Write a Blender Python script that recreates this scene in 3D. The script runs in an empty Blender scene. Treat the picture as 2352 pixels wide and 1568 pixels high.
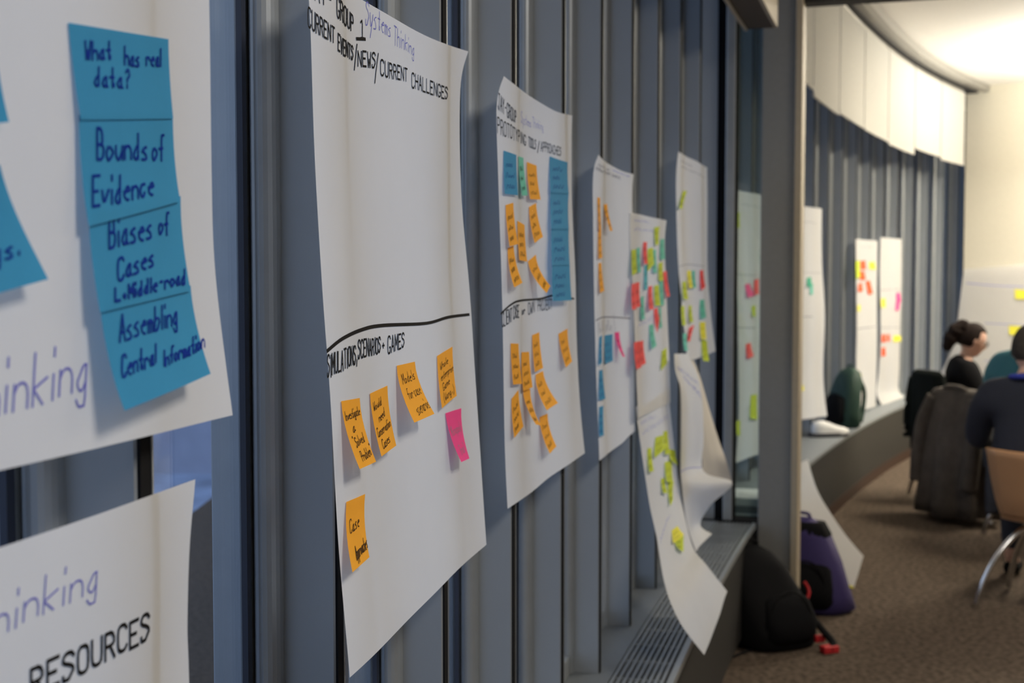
import bpy, bmesh, math, random
from mathutils import Vector, Matrix
from bisect import bisect
C = bpy.context.scene.collection
random.seed(4)
R = math.radians
# ------------------------------------------------------------------ camera, sky, lights, exposure
F = 3000.0; CAMZ = 1.5; PITCH = math.atan(159/3000)
sc = bpy.context.scene
cd = bpy.data.cameras.new('camera'); cam = bpy.data.objects.new('camera', cd); C.objects.link(cam)
cam.location = (0, 0, CAMZ); cam.rotation_euler = (math.pi/2-PITCH, 0, 0)
cd.sensor_width = 36; cd.lens = 36*F/2352; cd.clip_start = .02; cd.clip_end = 400
cd.dof.use_dof = True; cd.dof.focus_distance = 1.60; cd.dof.aperture_fstop = 6.6
sc.camera = cam
sc.view_settings.view_transform = 'Standard'; sc.view_settings.look = 'None'
sc.view_settings.exposure = 0.2; sc.view_settings.gamma = 1; sc.view_settings.use_curve_mapping = False
w = bpy.data.worlds.new('World'); sc.world = w; w.use_nodes = True
bg = w.node_tree.nodes['Background']; bg.inputs[0].default_value = (.40, .49, .66, 1); bg.inputs[1].default_value = 2.2
def area(name, loc, size, power, col, rot=(0, 0, 0), sizey=None):
    l = bpy.data.lights.new(name, 'AREA'); l.energy = power; l.color = col; l.size = size
    if sizey: l.shape = 'RECTANGLE'; l.size_y = sizey
    o = bpy.data.objects.new(name, l); o.location = loc; o.rotation_euler = rot; C.objects.link(o); return o
area('ceiling_lamp_near', (1.6, .6, 3.1), .9, 56, (1, .93, .84))
area('ceiling_lamp_middle', (2.7, 4.2, 3.1), .7, 42, (1, .90, .74))
area('ceiling_lamp_far', (4.0, 8.0, 3.1), .6, 88, (1, .90, .72))
area('ceiling_lamp_end', (5.1, 10.6, 2.75), .5, 34, (1, .92, .76))
area('ceiling_uplight_end', (5.2, 9.6, 2.45), .6, 290, (1, .94, .82), (math.pi, 0, 0))
# ------------------------------------------------------------------ plan curve of the window wall
SL = [(-2, .15), (0, .20), (1, .21), (2, .225), (3, .25), (4, .275), (5, .30), (6, .34), (7, .39), (8, .43), (9, .47), (10, .52), (11, .60), (12, .70), (13, .80), (14, .85)]
def slope(y):
    for (a, sa), (b, sb) in zip(SL, SL[1:]):
        if y <= b: return sa+(sb-sa)*(y-a)/(b-a)
    return SL[-1][1]
YS = []; XS = []; SS = []
_x = 0; _s = 0; _y = -2.0; _d = .01
while _y < 14:
    YS.append(_y); XS.append(_x); SS.append(_s)
    m = slope(_y+_d/2); _x += m*_d; _s += _d*math.sqrt(1+m*m); _y += _d
_k = bisect(YS, 1.53); _o = XS[_k]; XS = [x-_o-.21 for x in XS]
def s_of_y(y):
    i = min(max(bisect(YS, y)-1, 0), len(YS)-2); return SS[i]+(SS[i+1]-SS[i])*(y-YS[i])/_d
def frame(s):
    i = min(max(bisect(SS, s)-1, 0), len(SS)-2); f = (s-SS[i])/(SS[i+1]-SS[i])
    y = YS[i]+_d*f; x = XS[i]+(XS[i+1]-XS[i])*f; th = math.atan(slope(y)); return x, y, th
def wp(s, off, z):
    x, y, th = frame(s); return Vector((x+math.cos(th)*off, y-math.sin(th)*off, z))
def ray(px, py):
    u = (px-1176)/F; v = (784-py)/F
    return Vector((u, math.cos(PITCH)+v*math.sin(PITCH), v*math.cos(PITCH)-math.sin(PITCH)))
def proj(p):
    d = p-Vector((0, 0, CAMZ)); cy = d.y*math.cos(PITCH)-d.z*math.sin(PITCH); cz = d.y*math.sin(PITCH)+d.z*math.cos(PITCH)
    return 1176+F*d.x/cy, 784-F*cz/cy
def s_at(px, py, off):
    r = ray(px, py); k = r.x/r.y; a = s_of_y(.45); b = SS[-1]-.1
    for _ in range(40):
        m = (a+b)/2; p = wp(m, off, 0)
        if p.x-k*p.y < 0: a = m
        else: b = m
    return a
def at(px, py, off):
    s = s_at(px, py, off); p = wp(s, off, 0); r = ray(px, py); p.z = CAMZ+r.z/r.y*p.y; return p
def perp(px, py, s):      # where the sight line meets the plane square to the wall at s: (offset, point)
    x, y, th = frame(s); r = ray(px, py); tx, ty = math.sin(th), math.cos(th)
    q = (x*tx+y*ty)/(r.x*tx+r.y*ty); p = Vector((0, 0, CAMZ))+r*q
    return (p.x-x)*math.cos(th)-(p.y-y)*math.sin(th), p
def aty(px, py, Y):
    r = ray(px, py); return Vector((0, 0, CAMZ))+r*(Y/r.y)
# ------------------------------------------------------------------ materials
def mat(name, col, rough=.6, metal=0, noise=0, nscale=40, bump=0, bscale=200, col2=None, spec=.5, trans=0, sheen=0):
    m = bpy.data.materials.new(name); m.use_nodes = True; nt = m.node_tree; b = nt.nodes['Principled BSDF']
    b.inputs['Base Color'].default_value = (*col, 1); b.inputs['Roughness'].default_value = rough; b.inputs['Metallic'].default_value = metal
    b.inputs['Specular IOR Level'].default_value = spec
    if sheen: b.inputs['Sheen Weight'].default_value = sheen
    tc = nt.nodes.new('ShaderNodeTexCoord')
    colsock = None
    n = nt.nodes.new('ShaderNodeTexNoise'); n.inputs['Scale'].default_value = nscale; n.inputs['Detail'].default_value = 3
    nt.links.new(tc.outputs['Object'], n.inputs['Vector'])
    cr = nt.nodes.new('ShaderNodeValToRGB'); cr.color_ramp.elements[0].position = .3; cr.color_ramp.elements[1].position = .7
    c2 = col2 or tuple(c*(1-(noise or .06)) for c in col)
    cr.color_ramp.elements[0].color = (*c2, 1); cr.color_ramp.elements[1].color = (*col, 1)
    nt.links.new(n.outputs['Fac'], cr.inputs[0]); nt.links.new(cr.outputs[0], b.inputs['Base Color'])
    if bump:
        n2 = nt.nodes.new('ShaderNodeTexNoise'); n2.inputs['Scale'].default_value = bscale; nt.links.new(tc.outputs['Object'], n2.inputs['Vector'])
        bp = nt.nodes.new('ShaderNodeBump'); bp.inputs['Strength'].default_value = bump; bp.inputs['Distance'].default_value = .004
        nt.links.new(n2.outputs['Fac'], bp.inputs['Height']); nt.links.new(bp.outputs[0], b.inputs['Normal'])
    if trans:
        out = nt.nodes['Material Output']; t = nt.nodes.new('ShaderNodeBsdfTranslucent'); mx = nt.nodes.new('ShaderNodeMixShader')
        mx.inputs[0].default_value = trans; nt.links.new(cr.outputs[0], t.inputs[0]); nt.links.new(b.outputs[0], mx.inputs[1]); nt.links.new(t.outputs[0], mx.inputs[2])
        nt.links.new(mx.outputs[0], out.inputs[0])
    return m
def glass(name, tint, ior=1.5):
    m = bpy.data.materials.new(name); m.use_nodes = True; nt = m.node_tree; nt.nodes.remove(nt.nodes['Principled BSDF'])
    t = nt.nodes.new('ShaderNodeBsdfTransparent'); t.inputs[0].default_value = (*tint, 1)
    g = nt.nodes.new('ShaderNodeBsdfGlossy'); g.inputs['Roughness'].default_value = .02
    lw = nt.nodes.new('ShaderNodeLayerWeight'); lw.inputs[0].default_value = .5
    pw_ = nt.nodes.new('ShaderNodeMath'); pw_.operation = 'POWER'; pw_.inputs[1].default_value = 4.0; nt.links.new(lw.outputs['Facing'], pw_.inputs[0])
    fr = nt.nodes.new('ShaderNodeMath'); fr.operation = 'MULTIPLY_ADD'; fr.inputs[1].default_value = .9; fr.inputs[2].default_value = .04; nt.links.new(pw_.outputs[0], fr.inputs[0])
    mx = nt.nodes.new('ShaderNodeMixShader'); nt.links.new(fr.outputs[0], mx.inputs[0]); nt.links.new(t.outputs[0], mx.inputs[1]); nt.links.new(g.outputs[0], mx.inputs[2])
    nt.links.new(mx.outputs[0], nt.nodes['Material Output'].inputs[0]); return m
M = dict(
 fin=mat('painted_metal', (.265, .285, .30), .5, 0, .05, 6, .05, 900),
 metal=mat('satin_metal', (.33, .35, .36), .38, .35, .08, 20), navygasket=mat('navy_gasket', (.02, .026, .045), .6),
 black=mat('black_rubber', (.008, .008, .009), .9, spec=.1),
 bronze=mat('bronze_panel', (.020, .019, .018), .6, .1, spec=.3),
 sill=mat('sill_metal', (.20, .22, .235), .45, .2),
 slat=mat('slat_metal', (.42, .45, .47), .35, .6),
 dark=mat('dark_void', (.015, .015, .017), .9),
 glass=glass('window_glass', (.91, .94, .97), 1.6), tint=glass('partition_glass', (.80, .87, .86)),
 paper=mat('paper', (.80, .79, .77), .85, 0, .02, 9, .15, 14, trans=.40, spec=.1),
 paperw=mat('sun_tinted_paper', (.76, .70, .60), .85, 0, .03, 9, .1, 14, trans=.25, spec=.1),  # cream tone stands in for sunlight showing through the sheet
 ceil=mat('ceiling_paint', (.80, .78, .74), .9), wallc=mat('cream_wall', (.64, .60, .49), .85), wallg=mat('grey_wall', (.45, .44, .42), .85),
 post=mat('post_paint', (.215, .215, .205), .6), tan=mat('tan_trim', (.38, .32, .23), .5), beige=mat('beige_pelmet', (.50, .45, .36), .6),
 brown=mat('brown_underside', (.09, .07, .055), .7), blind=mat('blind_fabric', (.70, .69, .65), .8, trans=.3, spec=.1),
 kick=mat('reddish_kickboard', (.04, .02, .013), .6, spec=.2), track=mat('track_metal', (.30, .29, .27), .4, .5),
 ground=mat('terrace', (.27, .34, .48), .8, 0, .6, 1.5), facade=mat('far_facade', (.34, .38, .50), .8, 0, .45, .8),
 ink=mat('black_ink', (.014, .013, .013), .8, spec=.05), pen=mat('purple_ink', (.17, .17, .58), .8, spec=.05), pale=mat('faded_purple_ink', (.36, .37, .70), .8, spec=.05), navy=mat('navy_ink', (.006, .03, .27), .8, spec=.03), grey=mat('grey_ink', (.26, .26, .30), .8, spec=.05),
 skin=mat('skin', (.62, .38, .29), .55), hairb=mat('dark_hair', (.020, .012, .010), .8, 0, .4, 60, spec=.15), hairg=mat('greying_hair', (.07, .06, .052), .85, 0, .5, 80, spec=.15),
 blackcloth=mat('black_cloth', (.008, .008, .009), .95, spec=.1), navycloth=mat('navy_wool', (.016, .019, .033), .9, bump=.4), teal=mat('teal_cloth', (.03, .14, .17), .9), jeans=mat('dark_trousers', (.03, .035, .05), .9),
 blue=mat('blue_collar', (.03, .05, .4), .7), ply=mat('beech_ply', (.50, .27, .13), .45, 0, .12, 8), chrome=mat('chrome', (.75, .75, .76), .15, 1),
 coat=mat('brown_coat', (.072, .058, .048), .9, 0, .3, 14, .5, 60), greencoat=mat('dark_green_coat', (.008, .010, .009), .95, spec=.1),
 nylon=mat('black_nylon', (.009, .009, .010), .9, bump=.5, bscale=90, spec=.15), red=mat('red_trim', (.5, .015, .02), .6), purple=mat('purple_nylon', (.032, .02, .105), .8, bump=.4, bscale=60), green=mat('dark_green_nylon', (.012, .045, .03), .7, bump=.4, bscale=60),
 white=mat('white_leather', (.75, .75, .74), .5), sole=mat('grey_sole', (.08, .08, .09), .7), lens=glass('lens', (.8, .8, .8)),
)
NC = dict(orange=(.92, .42, .035), blue=(.045, .30, .56), pink=(.90, .07, .30), mint=(.16, .58, .46), red=(.88, .10, .10), lime=(.55, .66, .05), yellow=(.85, .80, .08), cyan=(.10, .50, .60), vermilion=(.80, .12, .04), green=(.05, .38, .24))
for k_, c_ in NC.items(): M['n_'+k_] = mat(k_+'_note_paper', c_, .8, 0, .04, 20, trans=.22, spec=.15)
# carpet
m = mat('carpet', (.145, .112, .086), .95, 0, 0, 42, .9, 110, col2=(.050, .037, .028), spec=.05); M['carpet'] = m
# ------------------------------------------------------------------ builders
def tag(o, label=None, cat=None, group=None, kind=None):
    if label: o['label'] = label
    if cat: o['category'] = cat
    if group: o['group'] = group
    if kind: o['kind'] = kind
    return o
def obj(name, bm, m, parent=None, smooth=False, loc=None, rz=0):
    if isinstance(bm, bmesh.types.BMesh):
        me = bpy.data.meshes.new(name); bm.normal_update(); bm.to_mesh(me); bm.free()
        for mm in (m if isinstance(m, list) else [m]): me.materials.append(M[mm])
        if smooth:
            for p in me.polygons: p.use_smooth = True
    else: me = bm
    o = bpy.data.objects.new(name, me); C.objects.link(o)
    if parent: o.parent = parent
    if loc is not None: o.location = loc
    o.rotation_euler.z = rz
    return o
def empty(name, loc=(0, 0, 0), rz=0):
    o = bpy.data.objects.new(name, None); C.objects.link(o); o.location = loc; o.rotation_euler.z = rz; o.empty_display_size = .05; return o
def box(bm, a, b, bev=0, rot=None):
    r = bmesh.ops.create_cube(bm, size=1); vs = r['verts']
    c = [(p+q)/2 for p, q in zip(a, b)]; d = [abs(q-p) for p, q in zip(a, b)]
    for v in vs: v.co = Vector((v.co.x*d[0], v.co.y*d[1], v.co.z*d[2]))
    if bev:
        es = {e for v in vs for e in v.link_edges}
        bmesh.ops.bevel(bm, geom=list(es), offset=bev, segments=2, affect='EDGES', profile=.5)
        vs = [v for v in bm.verts if v.tag is False and v not in getattr(bm, '_old', ())]
    return vs, c
def bx(a, b, bev=0):
    bm = bmesh.new(); bmesh.ops.create_cube(bm, size=1)
    c = [(p+q)/2 for p, q in zip(a, b)]; d = [abs(q-p) for p, q in zip(a, b)]
    for v in bm.verts: v.co = Vector((v.co.x*d[0], v.co.y*d[1], v.co.z*d[2]))
    if bev: bmesh.ops.bevel(bm, geom=bm.edges[:], offset=bev, segments=2, affect='EDGES', profile=.5)
    for v in bm.verts: v.co += Vector(c)
    return bm
def prism(poly, z0, z1):
    bm = bmesh.new(); a = [bm.verts.new((x, y, z0)) for x, y in poly]; b = [bm.verts.new((x, y, z1)) for x, y in poly]; n = len(poly)
    for i in range(n): bm.faces.new((a[i], a[(i+1) % n], b[(i+1) % n], b[i]))
    bm.faces.new(a[::-1]); bm.faces.new(b); bmesh.ops.recalc_face_normals(bm, faces=bm.faces[:]); return bm
def sweep(s0, s1, poly, step=.2):     # closed profile (offset, z) swept along the wall
    bm = bmesh.new(); n = max(1, int((s1-s0)/step)); rings = []
    for i in range(n+1):
        s = s0+(s1-s0)*i/n; rings.append([bm.verts.new(wp(s, o, z)) for o, z in poly])
    k = len(poly)
    for a, b in zip(rings, rings[1:]):
        for j in range(k): bm.faces.new((a[j], a[(j+1) % k], b[(j+1) % k], b[j]))
    bm.faces.new(rings[0][::-1]); bm.faces.new(rings[-1]); bmesh.ops.recalc_face_normals(bm, faces=bm.faces[:]); return bm
def rect(o0, z0, o1, z1): return [(o0, z0), (o1, z0), (o1, z1), (o0, z1)]
def tube(pts, r, seg=8, bm=None, smooth=True):
    bm = bm or bmesh.new(); pts = [Vector(p) for p in pts]
    rr = r if isinstance(r, (list, tuple)) else [r]*len(pts); rings = []; up = Vector((0, 0, 1))
    for i, p in enumerate(pts):
        d = (pts[min(i+1, len(pts)-1)]-pts[max(i-1, 0)]).normalized()
        a = d.cross(up)
        if a.length < .1: a = d.cross(Vector((0, 1, 0)))
        a.normalize(); b = d.cross(a)
        rings.append([bm.verts.new(p+(a*math.cos(t*2*math.pi/seg)+b*math.sin(t*2*math.pi/seg))*rr[i]) for t in range(seg)])
    for a, b in zip(rings, rings[1:]):
        for j in range(seg): bm.faces.new((a[j], a[(j+1) % seg], b[(j+1) % seg], b[j]))
    bm.faces.new(rings[0][::-1]); bm.faces.new(rings[-1]); return bm
def spline(pts, n=8):
    pts = [Vector(p) for p in pts]; out = []
    for i in range(len(pts)-1):
        p0 = pts[max(i-1, 0)]; p1 = pts[i]; p2 = pts[i+1]; p3 = pts[min(i+2, len(pts)-1)]
        for k in range(n):
            t = k/n; out.append(.5*((2*p1)+(p2-p0)*t+(2*p0-5*p1+4*p2-p3)*t*t+(3*p1-p0-3*p2+p3)*t**3))
    out.append(pts[-1]); return out
def bmcat(dst, src, mtx=None):
    me = bpy.data.meshes.new('t'); src.to_mesh(me); src.free()
    if mtx: me.transform(mtx)
    dst.from_mesh(me); bpy.data.meshes.remove(me); return dst
# ------------------------------------------------------------------ SETTING
SP = s_of_y(5.5); S0 = s_of_y(-1.2); SE = s_of_y(13.3); SW = s_of_y(12.2)
CEIL = 3.2; LEDGE = .45
PITCHF = .4735
def struct(o): return tag(o, kind='structure')
fl = bmesh.new(); bmesh.ops.create_grid(fl, x_segments=1, y_segments=1, size=1)
for v in fl.verts: v.co = Vector((3.5+v.co.x*5.5, 5.5+v.co.y*9, 0))
struct(obj('floor', fl, 'carpet'))
struct(obj('ceiling', bx((-2, -3.5, CEIL), (9, 14.5, CEIL+.1)), 'ceil'))
wl = struct(obj('wall_left', sweep(S0, SE+.1, rect(-.16, -.3, -.105, LEDGE-.02)), 'fin'))
obj('lintel', sweep(S0, SE+.1, rect(-.16, 3.1, -.06, CEIL)), 'fin', wl)
struct(obj('wall_back', bx((-2, -3.1, 0), (9, -3, CEIL)), 'wallg'))
struct(obj('wall_right', bx((7.4, -3, 0), (7.5, 12, CEIL)), 'wallc'))
# fins
finm = None; fs = [s_of_y(1.53)+PITCHF*k for k in range(-5, 30)]
fs = [s for s in fs if s < SE-.05]
for i, s in enumerate(fs):
    x, y, th = frame(s)
    if finm is None:
        bm = prism([(-.10, .003), (-.064, .003), (-.064, .0), (-.002, .0), (0, .002), (0, .022), (-.10, .022)], LEDGE, CEIL)
        f = obj('fin', bm, 'fin', wl, loc=(x, y, 0), rz=-th); finm = f.data
        a = obj('seal', prism([(-.0005, .002), (.003, .002), (.003, .0205), (-.0005, .0205)], LEDGE, CEIL), 'black', f); sealm = a.data
        b = obj('lip', prism([(-.0005, .0205), (.004, .0205), (.004, .023), (-.0005, .023)], LEDGE, CEIL), 'metal', f); lipm = b.data
    else:
        f = obj('fin', finm, None, wl, loc=(x, y, 0), rz=-th); obj('seal', sealm, None, f); obj('lip', lipm, None, f)
# window bays
wm = None
for i, (sa, sb) in enumerate(zip(fs, fs[1:])):
    pa = wp(sa, 0, 0); pb = wp(sb, 0, 0); d = pb-pa; th = math.atan2(d.x, d.y); L = d.length
    if wm is None:
        fr = bmesh.new(); z0, z1 = LEDGE, 3.12
        prof = [(-.100, L-.020), (-.098, L-.020)]
        for t in range(11):     # rounded stile against the fin
            a = math.pi*(1-t/10); prof.append((-.081+.017*math.cos(a), L-.004-.020*math.sin(a)))
        prof += [(-.064, L+.002), (-.10, L+.002)]
        bmcat(fr, prism(prof, z0, z1))
        bmcat(fr, prism([(-.10, .022), (-.066, .022), (-.062, .026), (-.066, .036), (-.10, .036)], z0, z1))
        bmcat(fr, bx((-.146, L-.022, z0), (-.108, L+.02, z1), .002))
        bmcat(fr, bx((-.10, .03, z0), (-.07, L-.02, z0+.05), .003)); bmcat(fr, bx((-.10, .03, 3.07), (-.07, L-.02, 3.12), .003))
        o = obj('window_1', fr, 'metal', None, loc=pa, rz=-th); wm = o.data
        g = obj('pane', bx((-.104, .034, z0+.02), (-.102, L-.024, 3.1)), 'glass', o); gm = g.data
        bm = bmesh.new(); bmcat(bm, bx((-.101, L-.038, z0), (-.094, L-.0262, z1)))
        q = obj('gasket', bm, 'navygasket', o); qm = q.data
    else:
        o = obj('window_%d' % (i+1), wm, None, None, loc=pa, rz=-th); obj('pane', gm, None, o); obj('gasket', qm, None, o)
    struct(o)
# exterior
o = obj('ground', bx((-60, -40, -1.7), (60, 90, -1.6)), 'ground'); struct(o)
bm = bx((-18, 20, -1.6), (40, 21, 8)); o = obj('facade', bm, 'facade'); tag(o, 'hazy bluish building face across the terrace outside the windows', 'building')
# convector ledge of the near room
rc = empty('radiator_cover', wp(s_of_y(3), .1, 0)); tag(rc, 'long low window ledge with slotted metal air grille and dark front, near room', 'radiator cover')
bpy.context.view_layer.update()
def partof(o, root): o.parent = root; o.matrix_parent_inverse = root.matrix_world.inverted(); return o
partof(obj('front_panel', sweep(S0, SP-.02, rect(.17, .05, .185, LEDGE-.006)), 'bronze'), rc)
partof(obj('kickboard', sweep(S0, SP-.02, rect(.14, 0, .155, .05)), 'dark'), rc)
partof(obj('sill', sweep(S0, SP-.02, rect(-.10, LEDGE-.02, .036, LEDGE)), 'sill'), rc)
partof(obj('edge_strip', sweep(S0, SP-.02, rect(.185, LEDGE-.02, .200, LEDGE+.002)), 'slat'), rc)
partof(obj('tray', sweep(S0, SP-.02, rect(.036, LEDGE-.05, .185, LEDGE-.04)), 'dark'), rc)
for k in range(10):
    o_ = .040+.0158*k; a = obj('slat', sweep(s_of_y(1.4), SP-.02, rect(o_, LEDGE-.018, o_+.0075, LEDGE-.001)), 'slat'); partof(a, rc)
s = s_of_y(1.5)
while s < SP-.1:
    a = obj('cross_bar', sweep(s, s+.006, rect(.037, LEDGE-.016, .185, LEDGE-.006)), 'slat'); partof(a, rc); s += .16
# ledge of the far room
rf = empty('window_ledge', wp(s_of_y(9), .1, 0)); tag(rf, 'long curving grey window ledge over a dark panel, far room', 'ledge'); bpy.context.view_layer.update()
SLE = s_of_y(11.75)
partof(obj('front_panel', sweep(SP+.06, SLE, rect(.17, .07, .185, LEDGE-.006)), 'bronze'), rf)
partof(obj('kickboard', sweep(SP+.06, SLE, rect(.15, 0, .19, .07)), 'kick'), rf)
partof(obj('ledge_top', sweep(SP+.06, SLE, rect(-.10, LEDGE-.02, .20, LEDGE)), 'sill'), rf)
partof(obj('end_panel', sweep(SLE, SLE+.02, rect(-.10, 0, .20, LEDGE)), 'bronze'), rf)
# pelmet of the near room
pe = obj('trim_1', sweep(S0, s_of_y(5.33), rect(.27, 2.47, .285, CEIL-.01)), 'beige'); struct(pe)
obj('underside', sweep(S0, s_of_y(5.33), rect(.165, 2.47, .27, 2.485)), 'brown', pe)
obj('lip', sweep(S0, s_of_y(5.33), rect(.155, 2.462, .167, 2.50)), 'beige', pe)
# roller blinds of the far room
BO = .22
bxs = [1866, 1926.5, 1984, 2040, 2101, 2161.5, 2216]
bs = [s_at(x, 250, BO) for x in bxs]; wd = (bs[-1]-bs[0])/6
left = bs[0]
while left-wd > SP+.05: left -= wd; bs.insert(0, left)
zb = [2.445]*len(bs); n = len(bs)-1
drop = {n-1: 2.455, n-2: 2.475, n-3: 2.425, n-4: 2.44, n-5: 2.445, n-6: 2.43, n-7: 2.46}
names = {n-1: 'last in the row against the end wall', n-2: 'second from the end wall', n-3: 'hanging lowest, third from the end wall', n-4: 'fourth from the end wall', n-5: 'fifth from the end wall', n-6: 'sixth from the end wall', n-7: 'cut by the partition post'}
for i, (a, b) in enumerate(zip(bs, bs[1:])):
    z0 = drop.get(i, 2.45)
    e = empty('roller_blind', wp((a+b)/2, BO, z0)); bpy.context.view_layer.update()
    tag(e, 'white roller blind above the far room ledge, '+names.get(i, 'hidden behind the partition post'), 'blind', 'white roller blinds along the far room windows')
    partof(obj('fabric', sweep(a+.012, b-.012, rect(BO, z0+.02, BO+.004, 3.10), .12), 'blind'), e)
    partof(obj('bottom_bar', sweep(a+.012, b-.012, rect(BO-.004, z0, BO+.008, z0+.02), .12), 'blind'), e)
    partof(obj('roller', sweep(a+.012, b-.012, [(BO-.03+.025*math.cos(t), 3.12+.025*math.sin(t)) for t in [k*math.pi/4 for k in range(8)]], .12), 'track'), e)
x, y, th = frame(SE); struct(obj('wall_return', bx((-.2, 0, 0), (1.5, .1, CEIL)), 'wallg', None, loc=(x, y, 0), rz=-th))
tr = struct(obj('trim_2', sweep(SP+.05, SW, rect(BO-.07, 3.135, BO+.02, CEIL-.002)), 'dark'))
obj('rail', sweep(SP+.05, SW, rect(BO+.02, 3.15, BO+.055, CEIL-.001)), 'track', tr)
obj('groove', sweep(SP+.05, SW, rect(BO+.055, 3.16, BO+.067, CEIL-.001)), 'dark', tr)
obj('fascia', sweep(SP+.05, SW, rect(BO+.067, 3.14, BO+.125, CEIL-.001)), 'track', tr)
# partition with side light, post and header; local frame: x = away from wall, y = along wall
x, y, th = frame(SP)
pt = struct(empty('wall_partition', (x, y, 0), -th)); o1 = perp(1745, 700, SP)[0]; o2 = perp(1821, 700, SP)[0]; o3 = perp(1838, 700, SP)[0]
obj('post', bx((o1, 0, 0), (o2, .13, CEIL), .004), 'post', pt)
obj('jamb', bx((o2, -.012, 0), (o3, .13, CEIL), .004), 'tan', pt)
HZ = 2.60
obj('header', bx((o3, .0, HZ+.02), (6.3, .13, HZ+.11), .003), 'beige', pt)
obj('header_seal', bx((o3, .01, HZ), (6.3, .12, HZ+.02)), 'bronze', pt)
obj('header_panel', bx((o3, .02, HZ+.11), (6.3, .11, CEIL)), 'wallg', pt)
a = obj('stile', bx((.055, .01, LEDGE), (.095, .06, CEIL), .004), 'metal', pt)
obj('gasket', bx((.040, .015, LEDGE), (.055, .055, CEIL)), 'black', pt); obj('gasket', bx((.095, .015, LEDGE), (.104, .055, CEIL)), 'black', pt)
obj('infill', bx((-.10, .03, LEDGE), (.018, .05, CEIL)), 'fin', pt); obj('gasket', bx((.018, .028, LEDGE), (.04, .05, CEIL)), 'black', pt)
obj('bottom_rail', bx((.104, .01, LEDGE-.01), (o1, .06, LEDGE+.015), .003), 'bronze', pt)
obj('pane', bx((.104, .03, LEDGE+.015), (o1, .036, CEIL)), 'tint', pt)
obj('base_panel', bx((.02, .01, 0), (o1, .06, LEDGE-.01)), 'bronze', pt)
# end wall
x, y, th = frame(SW)
we = struct(obj('wall_end', bx((.135, 0, 0), (6, .12, CEIL)), 'wallc', None, loc=(x, y, 0), rz=-th))
# ------------------------------------------------------------------ paper surfaces
class Surf:
    def P(self, u, v): ...
    def N(self, u, v):
        e = .004; n = (self.P(u+e, v)-self.P(u-e, v)).cross(self.P(u, v+e)-self.P(u, v-e))
        n = -n if n.z == n.z else n
        n.normalize(); return n*self.sgn
    def setsgn(self, room):
        self.sgn = 1; n = self.N(.5, .3)
        if n.dot(room) < 0: self.sgn = -1
    def Q(self, u, v, off): return self.P(u, v)+self.N(u, v)*off
    def solve(self, px, py, off=0, u=.5, v=.5):
        for _ in range(14):
            p = proj(self.Q(u, v, off)); ex, ey = px-p[0], py-p[1]
            if abs(ex)+abs(ey) < .05: break
            h = .003; a = proj(self.Q(u+h, v, off)); b = proj(self.Q(u, v+h, off))
            J = ((a[0]-p[0])/h, (b[0]-p[0])/h, (a[1]-p[1])/h, (b[1]-p[1])/h); det = J[0]*J[3]-J[1]*J[2]
            if abs(det) < 1e-9: break
            du = (ex*J[3]-ey*J[1])/det; dv = (ey*J[0]-ex*J[2])/det
            mx = max(abs(du), abs(dv)); k = min(1, .5/mx) if mx > 0 else 1
            u += du*k; v += dv*k
        return u, v
    def mesh(self, nu, nv, thick=0):
        bm = bmesh.new(); g = [[bm.verts.new(self.P(i/nu, j/nv)) for i in range(nu+1)] for j in range(nv+1)]
        for j in range(nv):
            for i in range(nu): bm.faces.new((g[j][i], g[j][i+1], g[j+1][i+1], g[j+1][i]))
        return bm
def cat(ps, v):
    n = len(ps)-1; t = v*n; i = min(max(int(math.floor(t)), 0), n-1); t -= i
    if t < 0: return ps[0]+(ps[1]-ps[0])*t
    if t > 1: return ps[-1]+(ps[-1]-ps[-2])*(t-1)
    p0 = ps[max(i-1, 0)]; p1 = ps[i]; p2 = ps[i+1]; p3 = ps[min(i+2, n)]
    return .5*((2*p1)+(p2-p0)*t+(2*p0-5*p1+4*p2-p3)*t*t+(3*p1-p0-3*p2+p3)*t**3)
class Sheet(Surf):
    def __init__(self, rows, wave=.003, seed=0, off0=.006, mx=.4, plane=None, left=None, mn=.006, offs=None):
        self.L = []; self.R_ = []; self.Mm = []; self.wave = wave; self.seed = seed
        self.sl = self.sr = None
        for k, r in enumerate(rows):
            if plane: self.L.append(plane(r[0], r[1])); self.R_.append(plane(r[2], r[3])); self.Mm.append(None); continue
            if k == 0:
                self.sr = s_at(r[2], r[3], off0); self.sl = self.sr-left if left else s_at(r[0], r[1], off0)
            if left:
                o_ = min(max(perp(r[2], r[3], self.sr)[0], mn), mx); p = at(r[2], r[3], o_); self.R_.append(p)
                q = wp(self.sl, mn, p.z); self.L.append(q)
            else:
                for lst, (a, b), ss in ((self.L, r[0:2], self.sl), (self.R_, r[2:4], self.sr)):
                    o_ = off0 if k == 0 else min(max(perp(a, b, ss)[0], offs[k] if offs else mn), mx); lst.append(at(a, b, o_))
            if len(r) > 4: self.Mm.append(r[4])
            else: self.Mm.append(None)
        self.room = Vector((1, -.3, 0)); self.D = [Vector((0, 0, m or 0)) for m in self.Mm]
        self.setsgn(self.room if not plane else Vector((-.3, -1, 0)))
        # true direction of ripple
        self.nd = (Vector((math.cos(.25), -math.sin(.25), 0)) if not plane else Vector((-.5, -.85, 0)))
    def P(self, u, v):
        p = cat(self.L, v)*(1-u)+cat(self.R_, v)*u
        d = cat(self.D, v); p = p+d*(4*u*(1-u))
        if hasattr(self, 'nd'):
            a = self.seed
            r = math.sin(u*7+a*1.7+v*1.3)*.5+math.sin(u*13-v*2.5+a)*.25+math.sin(v*9+a*2.1+u*2)*.35
            p = p+self.nd*(self.wave*(r+.9))
        return p
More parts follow.
